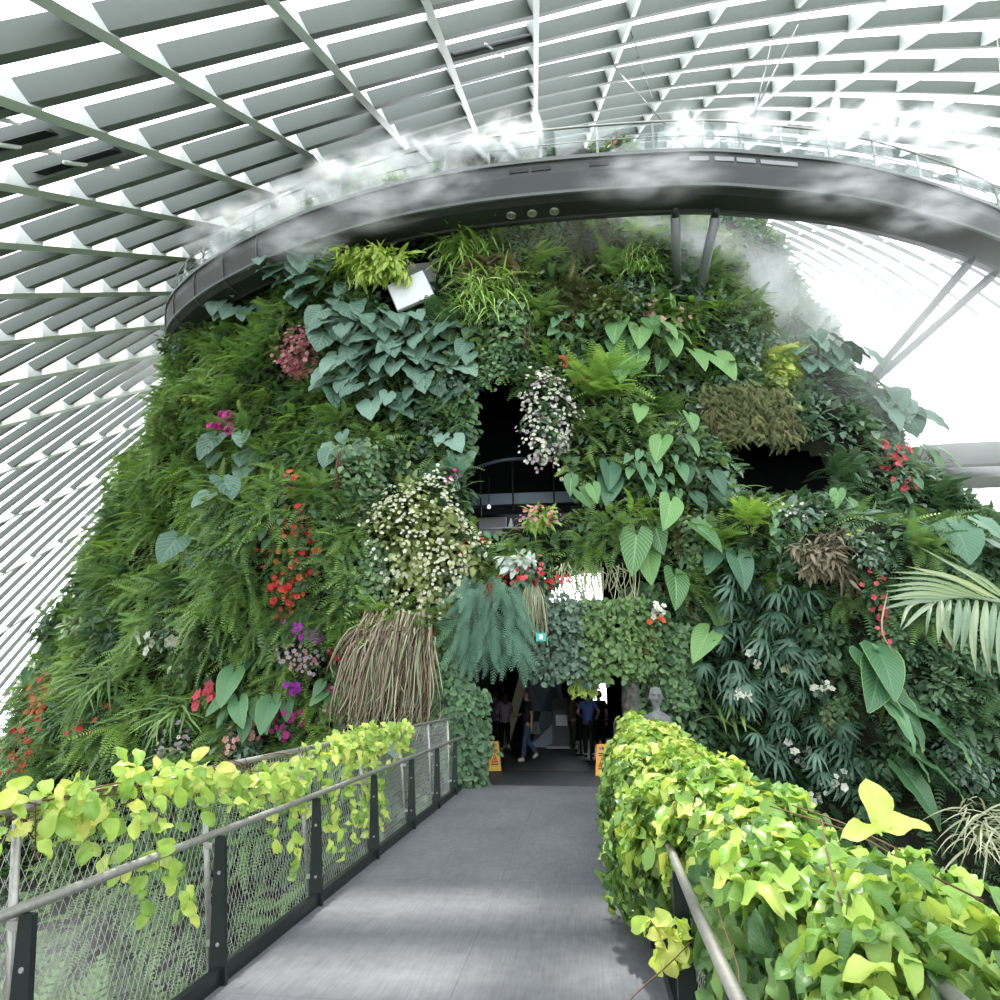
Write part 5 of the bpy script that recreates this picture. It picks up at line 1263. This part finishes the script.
g = Geo(); g.hexa([(-.03, -.12, hz - .04), (.03, -.12, hz - .04), (.02, -.09, hz + .06), (-.02, -.09, hz + .06)], [(-.012, -.16, hz - .035), (.012, -.16, hz - .035), (.006, -.11, hz + .05), (-.006, -.11, hz + .05)]); g.obj('nose', 'stone', t)
for s_ in (-1, 1): Geo().lathe([(0, .012), (.028, .006), (.03, 0)], (s_ * .05, -.108, hz + .045), 8).obj('eye', 'black_steel', t); Geo().box((s_ * .128, 0, hz + .0), (.02, .04, .07)).obj('ear', 'stone', t)
Geo().box((0, -.108, hz - .085), (.07, .02, .014)).obj('mouth', 'black_steel', t)
p = atY(541, 637, 13.3); t = thing('hanging_sign', 'tiny teal sign with a white mark beside the ivy curtain over the entrance', 'sign', tuple(p))
Geo().box((0, 0, 0), (.20, .05, .16)).obj('panel', mat('teal_sign', (.02, .32, .28), .4), t); Geo().box((-.0, -.028, .0), (.07, .01, .09)).obj('white_mark', 'white', t); Geo().tube([(0, .02, .07), (0, .5, 1.6)], .008, 6).obj('hanger', 'black_steel', t)
# platform for visitors at the back left
struct(Geo().box((-3.2, 24.9, .45), (2.0, 3.6, .92)).obj('floor_platform', 'dark'))

ll = bpy.data.lights.new('hall_fill', 'POINT'); ll.energy = 160; ll.shadow_soft_size = .3; ll.color = (.85, .93, 1); lo_ = bpy.data.objects.new('hall_fill', ll); C.objects.link(lo_); lo_.location = (-1.2, 18.6, 5.6)  # unseen fill light added to brighten the hall interior
# upper cave: balcony inside the mountain
ty = 17.2
p0, p1 = atY(466, 471, ty), atY(552, 458, ty)
t = thing('balcony_rail', 'curved dark handrail crossing the upper cave', 'railing', tuple(p0))
pts = spline([p0 - p0, (p0 + p1) / 2 - p0 + (0, -.3, .04), p1 - p0 + (.3, .2, .02)], 12)
Geo().tube(pts, .05, 8).obj('handrail', 'plate2', t, True)
for k in (2, 6, 10): Geo().tube([pts[k], pts[k] + (0, .2, -1.4)], .025, 6).obj('post', 'black_steel', t)
q0 = atY(515, 500, 17.6); struct(Geo().box((q0[0], 17.7, q0[2]), (3.6, .5, .32)).obj('beam_cave', 'plate2'))
q1 = atY(492, 524, 17.8); struct(Geo().box((q1[0] - .2, 17.9, q1[2] - .1), (1.2, .1, 1.5)).obj('wall_cave_panel', 'grey'))
q = atY(511, 537, 17.2); t = thing('white_cone', 'small white cone shaped sculpture standing in the upper cave', 'lamp', tuple(q))  # white cone sculpture, not a light source
Geo().lathe([(.17, 0), (.15, .03), (.02, .52), (0, .53)], (0, 0, 0), 14).obj('cone_body', 'white', t); Geo().tube([(0, 0, -.35), (0, 0, .02)], .02, 6).obj('pole', 'black_steel', t)
q = atY(489, 507, 17.3); t = thing('bulb', 'tiny glowing white bulb in the upper cave', 'lamp', tuple(q))
em = bpy.data.materials.new('bulb_glow'); em.use_nodes = True; em.node_tree.nodes['Principled BSDF'].inputs['Emission Color'].default_value = (1, .97, .9, 1); em.node_tree.nodes['Principled BSDF'].inputs['Emission Strength'].default_value = 3
Geo().lathe([(0, -.05), (.04, -.03), (.05, 0), (.035, .035), (.015, .06)], (0, 0, 0), 10).obj('globe', em, t); Geo().tube([(0, 0, .05), (0, 0, .9)], .008, 5).obj('cord', 'black_steel', t)
P = S(500, 533); o_ = outward(P); t = thing('sill_rail', 'low grey rail along the sill of the upper cave', 'railing', tuple(P - o_ * .6))
Geo().tube([(-.5, 0, .25), (1.1, -.05, .25)], .03, 6).obj('rail', 'grey', t)
for x in (-.4, .3, 1.0): Geo().tube([(x, 0, -.3), (x, 0, .25)], .02, 6).obj('post', 'grey', t)
# nook under the walkway: white panel and a machine
P = S(418, 306); o_ = outward(P); t = thing('slanted_panel', 'pale slanted panel lodged among leaves below the walkway nook', 'panel', tuple(P + o_ * .75), math.atan2(o_[0], -o_[1]))
ml = Matrix.Rotation(-.12, 3, 'X') @ Matrix.Rotation(-.4, 3, 'Y')
Geo().box((0, 0, 0), (1.05, .05, .95), ml).obj('board', mat('pale_panel', (.62, .64, .68), .35), t); Geo().box((0, .06, 0), (1.1, .05, 1.0), ml).obj('frame', 'grey', t)
P = S(412, 262); o_ = outward(P); t = thing('mist_machine', 'dark grey machine with a round vent in the nook under the walkway', 'machine', tuple(P - o_ * 1.0), math.atan2(o_[0], -o_[1]))
Geo().box((0, 0, 0), (1.1, .9, .7)).obj('housing', 'grey', t); Geo().box((0, 0, -.5), (1.4, 1.0, .3)).obj('cradle', 'plate2', t)
g = Geo(); g.lathe([(.16, 0), (.2, .0), (.2, .12), (.15, .12), (.14, 0.02)], (0, 0, 0), 18); o2 = g.obj('vent_ring', 'olive', t); o2.matrix_basis = Matrix.Translation((.62, -.5, .12)) @ Matrix.Rotation(math.pi / 2, 4, 'X')
a, b_ = S(716, 352), S(757, 376); o_ = outward(a); a, b_ = a + o_ * .25, b_ + o_ * .25
t = thing('ledge_fence', 'small wire fence on the ledge right of the struts', 'fence', tuple(a))
for h in (.1, .5): Geo().tube([(0, 0, h), b_ - a + (0, 0, h)], .02, 6).obj('rail', 'steel', t)
for k in range(4): Geo().tube([(b_ - a) * k / 3 + (0, 0, -.4), (b_ - a) * k / 3 + (0, 0, .5)], .02, 6).obj('post', 'steel', t)

# ------------------------------------------------------------------ visitors
SKIN = mat('skin', (.36, .21, .15), .55); SKIN2 = mat('skin_pale', (.50, .33, .25), .55); HAIR = mat('hair', (.012, .010, .009), .5)
def skin_mesh(name, V, E, Rd, parent, m, sub=1):
    me = bpy.data.meshes.new(name); me.from_pydata([tuple(v) for v in V], E, []); o = bpy.data.objects.new(name, me); C.objects.link(o)
    md = o.modifiers.new('s', 'SKIN'); md.use_smooth_shade = True
    for i, r in enumerate(Rd): me.skin_vertices[0].data[i].radius = (r, r) if np.isscalar(r) else r
    me.skin_vertices[0].data[0].use_root = True
    s2 = o.modifiers.new('u', 'SUBSURF'); s2.levels = sub; s2.render_levels = sub
    dg = bpy.context.evaluated_depsgraph_get(); dg.update()
    nm = bpy.data.meshes.new_from_object(o.evaluated_get(dg)); o.modifiers.clear(); o.data = nm; nm.materials.clear(); nm.materials.append(m); o.parent = parent
    return o
def person(label, loc, rz, top, bottom, shoe=(.5, .5, .5), skin=SKIN, hair=True, arms=None, stride=0.0, s=1.0, long_hair=False, bend=0.0):
    """figure facing -Y; arms: two (elbow, wrist) pairs relative to each shoulder"""
    t = thing('person', label, 'person', loc, rz, 'visitors in the entrance hall', s)
    TM = mat('top_cloth', top, .8); BM = mat('trouser_cloth', bottom, .85); SM = mat('shoe', shoe, .6)
    arms = arms or [((-.05, .03, -.28), (-.05, -.04, -.53)), ((.05, .03, -.28), (.05, -.04, -.53))]
    V = [(0, 0, .93), (0, 0, 1.10), (0, -.01, 1.30), (0, -.005, 1.43), (0, -.02, 1.51), (0, -.03, 1.60), (0, -.025, 1.69)]; Rd = [.115, .10, .13, .07, .05, .092, .064]
    E = [(i, i + 1) for i in range(6)]; sleeves = []
    for k, sg in enumerate((-1, 1)):
        sh = np.array([sg * .17, 0, 1.40]); el, wr = sh + arms[k][0], sh + arms[k][1]; b0 = len(V)
        d = nrm(wr - el); side = nrm(np.cross(d, (sg * .3, 1, .1))); pal = wr + d * .06
        V += [sh, el, wr, pal]; Rd += [.058, .042, .028, (.036, .02)]; E += [(2, b0), (b0, b0 + 1), (b0 + 1, b0 + 2), (b0 + 2, b0 + 3)]
        for f in range(4):
            off = side * (f - 1.5) * .019; ln = (.06, .075, .07, .052)[f]; c = len(V); cur = nrm(np.cross(d, side)) * .02
            V += [pal + d * .035 + off, pal + d * (.035 + ln * .55) + off + cur * .3, pal + d * (.035 + ln) + off + cur]; Rd += [.0095, .0085, .007]; E += [(b0 + 3, c), (c, c + 1), (c + 1, c + 2)]
        c = len(V); V += [wr + d * .035 - side * .034, wr + d * .075 - side * .05]; Rd += [.011, .009]; E += [(b0 + 2, c), (c, c + 1)]
        sleeves.append((sh, sh + (el - sh) * .75))
    legs = []
    for sg in (-1, 1):
        b0 = len(V); st = stride * sg
        hip, kn, an = np.array([sg * .09, 0, .88]), np.array([sg * .095, -.03 - st * .5 - .04 * (st < 0), .49]), np.array([sg * .095, .02 - st + (.06 if st < 0 else 0), .085 + (.10 if st < 0 else 0)])
        toe = an + ((0, -.14, -.055) if st >= 0 else (0, -.10, -.13))
        V += [hip, kn, an, toe]; Rd += [.088, .056, .038, (.04, .028)]; E += [(0, b0), (b0, b0 + 1), (b0 + 1, b0 + 2), (b0 + 2, b0 + 3)]; legs.append((hip, kn, an, toe))
    skin_mesh('body', V, E, Rd, t, skin)
    V = [(0, 0, .80), (0, 0, .95), (0, 0, 1.12), (0, -.01, 1.30), (0, -.005, 1.44)]; Rd = [.16, .165, .155, .172, .085]; E = [(0, 1), (1, 2), (2, 3), (3, 4)]
    for a, b_ in sleeves: c = len(V); V += [a, b_]; Rd += [.078, .066]; E += [(3, c), (c, c + 1)]
    skin_mesh('shirt', V, E, Rd, t, TM)
    V = [(0, 0, 1.02), (0, 0, .90)]; Rd = [.13, .15]; E = [(0, 1)]
    for h_, k_, a_, _ in legs: c = len(V); V += [h_, k_, a_ + (0, 0, .0)]; Rd += [.108, .078, .062]; E += [(1, c), (c, c + 1), (c + 1, c + 2)]
    skin_mesh('trousers', V, E, Rd, t, BM)
    for _, _, a_, to in legs: skin_mesh('shoe', [a_ + (0, .05, -.045), a_ + (0, -.02, -.04), to + (0, 0, .0)], [(0, 1), (1, 2)], [.045, .048, .04], t, SM)
    g = Geo(); hc = np.array([0, -.03, 1.605])
    if hair:
        g.lathe([(.0, .125), (.06, .112), (.098, .06), (.104, 0), (.095, -.05), (.085, -.075 if not long_hair else -.22)], (0, .014, 1.61), 12); g.obj('hair', HAIR, t, True)
    g = Geo(); g.box(hc + (0, -.098, -.005), (.022, .03, .035)); g.obj('nose', skin, t)
    for sg in (-1, 1):
        Geo().box(hc + (sg * .094, .01, 0), (.018, .03, .05)).obj('ear', skin, t); Geo().box(hc + (sg * .033, -.086, .02), (.022, .012, .01)).obj('eye', HAIR, t)
    Geo().box(hc + (0, -.084, -.045), (.04, .012, .008)).obj('mouth', mat('lips', (.25, .09, .08), .5), t)
    return t
gx = lambda px, py: tuple(atZ(px, py, 0.012))
pm = person('person with shaved head in dark navy top, blue jeans and white shoes, walking left', gx(528, 761), -1.25, (.008, .010, .018), (.035, .075, .13), (.6, .6, .6), SKIN, False, [((-.06, -.08, -.26), (.02, -.25, -.30)), ((.07, .06, -.27), (.09, .04, -.52))], .17)
t = thing('shoulder_bag', 'black bag hanging at the side of the walking person in jeans', 'bag', tuple(np.array(gx(535, 759)) + (.0, .15, .62)), .2)
g = Geo(); g.hexa([(-.14, -.06, 0), (.14, -.06, 0), (.14, .06, 0), (-.14, .06, 0)], [(-.10, -.03, .3), (.10, -.03, .3), (.10, .03, .3), (-.10, .03, .3)]); g.obj('pouch', 'black_steel', t); Geo().tube(spline([(-.09, 0, .29), (-.05, 0, .5), (.05, 0, .5), (.09, 0, .29)], 10), .012, 6).obj('strap', 'black_steel', t)
person('person with long black hair in lilac-grey top and black trousers, seen from behind', gx(505, 751), math.pi + .3, (.30, .25, .30), (.006, .006, .007), (.55, .52, .5), SKIN2, True, [((-.08, -.02, -.27), (.02, -.22, -.33)), ((.10, -.02, -.26), (.02, -.24, -.30))], .06, .95, True)
person('person in dark red top standing on the platform at the back left of the hall', (-3.05, 24.3, .92), math.pi, (.16, .008, .014), (.01, .01, .012), (.05, .05, .05), SKIN, True, [((-.1, -.1, -.22), (-.05, -.3, -.1)), ((.2, -.05, .05), (.28, -.1, .30))])
person('person in blue shirt with black hair, back turned, by the queue barrier', (.08, 18.9, .002), math.pi - .15, (.10, .16, .42), (.008, .008, .010), (.03, .03, .03), SKIN2, True, [((-.14, -.02, -.22), (-.05, -.18, -.35)), ((.12, -.02, -.24), (.06, -.2, -.33))])
person('dark-haired person in black partly behind the blue-shirted person', (.42, 20.2, .002), math.pi + .3, (.012, .012, .014), (.008, .008, .010), (.03, .03, .03), SKIN2, True)
person('person in khaki brown top raising one arm, between display stand and blue shirt', (-.38, 20.6, .002), math.pi * .6, (.10, .08, .05), (.05, .045, .035), (.05, .05, .05), SKIN, True, [((-.12, -.12, -.1), (-.05, -.34, .02)), ((.08, .0, -.27), (.05, -.1, -.5))])
person('person in violet top half hidden by ivy at the left wall of the hall', (-2.72, 20.6, .002), math.pi - .3, (.10, .07, .16), (.01, .01, .012), (.05, .05, .05), SKIN, True)

# ------------------------------------------------------------------ palm, tufts, plants on the walkway
PY = 6.6
t = thing('palm', 'palm whose big drooping frond enters from the right edge', 'palm tree', (5.6, 7.0, -5))
o = np.array([5.6, 7.0, -5.0])
g = Geo(); g.tube(spline([(0, 0, 0), (.05, 0, 3), (0, 0, 7.6)], 12), np.linspace(.2, .13, 12), 12); g.obj('trunk', 'bark', t, True)
fr = thing_part = bpy.data.objects.new('frond', None); C.objects.link(fr); fr.parent = t
def pxp(px, py, dy=0.0): return atY(px, py, PY + dy) - o
g = Geo(); rach = spline([np.array([0, -.1, 7.5]), pxp(1110, 640, .3), pxp(1050, 614, .15), pxp(1000, 602), pxp(962, 597), pxp(925, 603, -.05)], 40); g.tube(rach, np.linspace(.035, .006, 40), 6); g.obj('midrib', LM['palm'], fr)
g = Geo()
def leaflet(pts, w, tint):
    c = spline(pts, 9); d = nrm(np.gradient(c, axis=0)); view = nrm(c + o - EYE); x = nrm(np.cross(d, view)) * .8 + np.array([0, -.3, 0]); V = []; L = []
    for i in range(9):
        s_ = i / 8; hw = w * (.35 + .65 * min(1, s_ * 5)) * (1 - s_ ** 3 * .95)
        for u in (-1, 0, 1): V.append(c[i] + x[i] * u * hw + view[i] * (0.012 if u == 0 else 0)); L.append((u, s_))
    g.add(V, grid_faces(9, 3), tint, np.array(L))
for (a, m_, e) in [((1000, 596), (965, 572), (918, 546)), ((1000, 600), (955, 578), (905, 566)), ((990, 598), (945, 576), (890, 572)), ((985, 598), (935, 580), (886, 578)), ((978, 597), (930, 584), (884, 586)), ((972, 597), (925, 588), (884, 592)), ((966, 597), (922, 593), (885, 598)), ((960, 597), (918, 596), (888, 600)), ((952, 598), (915, 601), (878, 610)), ((944, 599), (912, 604), (900, 628)), ((936, 601), (920, 612), (902, 630)), ((1010, 603), (985, 580), (935, 556))]:
    leaflet([pxp(*a), pxp(*m_, -.25), pxp(e[0], e[1], -.45)], .022 + .01 * RNG.random(), U(.3, .9))
for k, x in enumerate(range(932, 1075, 9)):
    y0 = 600 + max(0, x - 975) * .12; ln = 40 + (x - 932) * .55 + U(-6, 6); ln = min(ln, 75)
    leaflet([pxp(x, y0), pxp(x - 3 + U(-2, 2), y0 + ln * .5, -.1), pxp(x + U(-8, 6), y0 + ln, -.05)], .035 if x > 940 else .018, U(.05, .75))
g.obj('leaflets', LM['palm'], fr)
g = Geo(); leaflet([pxp(888, 590, -.45), pxp(882, 630, -.45), pxp(900, 662, -.4)], .008, .95); g.obj('dry_tip', LM['dry'], fr)
feat('grass_tuft', 'plant', 'pale dry grass tuft at the right edge just above the hedge', 992, 838, 50, 60, k_tuft, None, leaf='dry_green', T='blade', n=70, L=44, lift=.9)
def ring_plant(px, w, h, fn, lab, dz=.35, off=-.65, **k):
    i = RSEC(px); p = RP3[i] + RO[i] * off + (0, 0, dz); s_ = float((p - EYE) @ FWD) / F
    t = thing('planter_plant', lab, 'plant', tuple(p), math.atan2(RO[i][0], -RO[i][1]), 'plants behind the walkway balustrade')
    for pn, g, m in fn(w * s_, h * s_, **k):
        if g.n: g.obj(pn, LM[m], t)
    tub = Geo(); tub.lathe([(.0, -dz + .01), (.16, -dz + .01), (.22, -.05), (.19, -.05), (.15, -dz + .1)], (0, 0, 0), 12); tub.obj('pot', 'grey', t)
ring_plant(465, 60, 46, k_bush, 'wide dark bush behind the balustrade near the middle of the walkway', .8, leaf='bronze', T='wide', n=130, ls=.34)
ring_plant(432, 18, 30, k_bush, 'small dark green plant left of the wide dark bush on the walkway', .8, leaf='fern_mid', T='lance', n=50, ls=.3)
ring_plant(342, 30, 34, k_flower, 'red tipped plant on the misty left part of the walkway', .9, col='red', nf=10, fs=.2, leaf='fern_lime', T='lance', n=60, ls=.35)
ring_plant(617, 16, 30, k_flower, 'dark plant with red top behind the balustrade right of centre', .7, col='rose', nf=5, fs=.2, leaf='shrub_dark', T='lance', n=60, ls=.3)
ring_plant(555, 20, 28, k_bush, 'grey rounded plant right of the brightest mist jet on the walkway', .6, leaf='shrub_grey', T='wide', n=60, ls=.24)
ring_plant(300, 34, 26, k_bush, 'dim grey plant at the mistiest stretch of the walkway', .5, leaf='shrub_grey', T='ovate', n=80, ls=.26)
ring_plant(385, 44, 30, k_bush, 'pale bushy plant behind the balustrade left of the dark bushes', .55, leaf='variegated', T='ovate', n=100, ls=.26)
# garden floor planting below the bridge
def low_carpet(name, label, n, x0, x1, y0, y1, T, leaf, ls):
    P = np.stack([R_(n, x0, x1), R_(n, y0, y1), np.full(n, -5.0) + R_(n, 0, .9)], 1); g = Geo()
    D = RNG.normal(size=(n, 3)) * .6 + (0, 0, .5); inst(g, TL[T], P, D, np.array([[0, -.2, 1]]) + RNG.normal(size=(n, 3)) * .3, ls * R_(n, .6, 1.3))
    tag(g.obj(name, LM[leaf]), label, 'undergrowth', None, 'stuff')
low_carpet('undergrowth', 'low ferns on the garden floor left below the bridge', 5000, -24, -2.5, 1, 18, 'frond_s', 'fern_mid', 1.0)
low_carpet('undergrowth', 'low dark leaves on the garden floor right below the bridge', 4000, .8, 20, 1, 14, 'frond_s', 'fern_dark', 1.0)
# ------------------------------------------------------------------ mist from the cooling nozzles
def mist_mat(name, dens, nscale, lo=.42, hi=.72, power=1.6):
    m = bpy.data.materials.new(name); m.use_nodes = True; nt = m.node_tree; L = nt.links.new
    nt.nodes.remove(nt.nodes['Principled BSDF'])
    v = nt.nodes.new('ShaderNodeVolumePrincipled'); v.inputs['Color'].default_value = (.97, .98, 1, 1); v.inputs['Anisotropy'].default_value = 0.15
    tc = nt.nodes.new('ShaderNodeTexCoord'); ln = nt.nodes.new('ShaderNodeVectorMath'); ln.operation = 'LENGTH'; L(tc.outputs['Object'], ln.inputs[0])
    fall = nt.nodes.new('ShaderNodeMath'); fall.operation = 'SUBTRACT'; fall.use_clamp = True; fall.inputs[0].default_value = 1; L(ln.outputs['Value'], fall.inputs[1])
    pw = nt.nodes.new('ShaderNodeMath'); pw.operation = 'POWER'; L(fall.outputs[0], pw.inputs[0]); pw.inputs[1].default_value = power
    oi = nt.nodes.new('ShaderNodeObjectInfo'); ad = nt.nodes.new('ShaderNodeVectorMath'); ad.operation = 'ADD'; L(tc.outputs['Object'], ad.inputs[0]); L(oi.outputs['Location'], ad.inputs[1])
    n = nt.nodes.new('ShaderNodeTexNoise'); n.inputs['Scale'].default_value = nscale; n.inputs['Detail'].default_value = 3; L(ad.outputs[0], n.inputs['Vector'])
    mr = nt.nodes.new('ShaderNodeMapRange'); mr.inputs[1].default_value = lo; mr.inputs[2].default_value = hi; L(n.outputs['Fac'], mr.inputs[0])
    mu = nt.nodes.new('ShaderNodeMath'); mu.operation = 'MULTIPLY'; L(pw.outputs[0], mu.inputs[0]); L(mr.outputs[0], mu.inputs[1])
    m2 = nt.nodes.new('ShaderNodeMath'); m2.operation = 'MULTIPLY'; L(mu.outputs[0], m2.inputs[0]); m2.inputs[1].default_value = dens
    L(m2.outputs[0], v.inputs['Density']); L(v.outputs[0], nt.nodes['Material Output'].inputs['Volume'])
    return m
MM = dict(puff=mist_mat('mist_puff', 6.5, 2.0, .44, .64, 1.3), drift=mist_mat('mist_drift', 3.0, 2.4, .42, .68), haze=mist_mat('mist_haze', .30, 1.2, .25, .75, 1.0), jet=mist_mat('mist_jet', 24, 2.0, .25, .6))
def uvs(n=14, k=10):
    g = Geo(); a = np.linspace(-math.pi / 2 + .02, math.pi / 2 - .02, k); g.lathe([(math.cos(x), math.sin(x)) for x in a], (0, 0, 0), n)
    b = g.V[0]; q = []
    for base, rev in ((0, 1), ((k - 1) * n, 0)):
        for j in range(0, n - 2, 2):
            f = [base, base + j + 1, base + j + 2, base + (j + 3) % n]
            if len(set(f)) == 4: q.append(f[::-1] if rev else f)
    g.F.append(np.array(q)); return g
UV = uvs().mesh('mist', True)
MESH = {}
for k, m in MM.items():
    MESH[k] = UV.copy(); MESH[k].materials.append(m)
def mist(kind, pos, r, label, rot=(0, 0, 0)):
    o = bpy.data.objects.new('mist', MESH[kind]); C.objects.link(o); o.location = tuple(pos); o.scale = r; o.rotation_euler = rot
    return tag(o, label, 'mist', 'mist from the cooling nozzles', 'stuff')
def rmist(kind, px, py, w, h, label, off=-.1, d=.6, rot=0.0):
    i = RSEC(px); Y = (RP3[i] + RO[i] * off)[1]; p = atY(px, py, Y); s_ = float((p - EYE) @ FWD) / F
    k = 1.35 if kind == 'puff' else 1.15
    mist(kind, p, (w * s_ / 2 * k, d, h * s_ / 2 * k), label, (0, rot, 0))
for px, py, w, h in [(405, 158, 90, 50), (470, 148, 80, 44), (512, 138, 60, 50), (350, 178, 90, 56), (295, 205, 100, 56), (238, 232, 100, 60), (686, 132, 36, 60), (745, 127, 60, 40), (833, 132, 50, 46), (876, 120, 60, 50), (940, 126, 80, 46), (985, 160, 70, 46)]:
    rmist('puff', px, py, w, h, 'white mist puff above the walkway edge at %s' % {405: 'the pale bushy plant', 470: 'the wide dark bush', 512: 'the short stretch right of the wide dark bush', 350: 'the red tipped plant', 295: 'the dim grey plant', 238: 'the misty left bend', 686: 'the foot of the diagonal stay cable', 745: 'the near vertical cables', 833: 'the dark stretch right of the cables', 876: 'the hazy right part, taller one', 905: 'the hazy right part, highest small one', 940: 'the bright right end', 985: 'the right picture edge'}[px])
for px, py, w, h, r in [(537, 122, 10, 44, -.2), (422, 150, 8, 40, -.6), (480, 150, 8, 34, -.6), (510, 148, 8, 34, -.6), (860, 130, 10, 60, .7), (900, 130, 10, 66, .7), (835, 110, 10, 40, .2)]:
    rmist('jet', px, py, w, h, 'thin white spray jet leaning over the balustrade, %s' % {537: 'tallest near the grey rounded plant', 422: 'by the small dark green plant', 480: 'under the wide dark bush', 510: 'right of the wide dark bush', 860: 'first of the slanting right pair', 900: 'second of the slanting right pair', 835: 'short one before the slanting right pair'}[px], .1, .15, r)
for px, py, w, h, lab in [(372, 205, 130, 60, 'thin mist veil drifting over the left fascia of the walkway'), (300, 240, 110, 60, 'thin mist veil under the left bend of the walkway'), (440, 185, 110, 46, 'thin mist veil over the fascia by the soffit lights'), (655, 175, 160, 60, 'thin mist veil over the middle of the walkway'), (850, 185, 150, 60, 'bluish mist veil over the right part of the walkway'), (930, 210, 130, 60, 'thin mist veil at the right end of the walkway')]:
    rmist('drift', px, py, w, h, lab, .5, .7)
def smist(kind, px, py, Y, w, h, d, lab):
    p = atY(px, py, Y); s_ = float((p - EYE) @ FWD) / F
    mist(kind, p, (w * s_ / 2, d, h * s_ / 2), lab)
smist('drift', 690, 250, 17.0, 150, 90, 1.4, 'mist cloud drifting behind the two middle struts')
smist('drift', 755, 290, 19.0, 170, 130, 1.8, 'mist cloud rolling down the right slope below the walkway')
smist('drift', 640, 225, 16.4, 90, 50, .8, 'mist wisp under the walkway left of the struts')
smist('drift', 830, 320, 22.0, 130, 130, 2.0, 'mist cloud veiling the skyline left of the strut sockets')
smist('haze', 860, 340, 20.0, 420, 300, 5, 'broad haze over the upper right slope, also standing in for roof glare')  # real haze that also imitates glare whitening the roof
smist('haze', 950, 420, 24.0, 300, 160, 5, 'broad haze around the lower walkway at the right edge')
smist('haze', 150, 330, 26.0, 320, 260, 6, 'haze volume added for the flare glow at the left skyline of the mountain')  # volume added to imitate the bright flare beside the mountain
smist('haze', 560, 235, 15.5, 300, 90, 1.2, 'thin haze under the middle of the walkway')
smist('haze', 60, 970, 6.0, 380, 170, 2.0, 'pale haze in the garden left below the bridge')
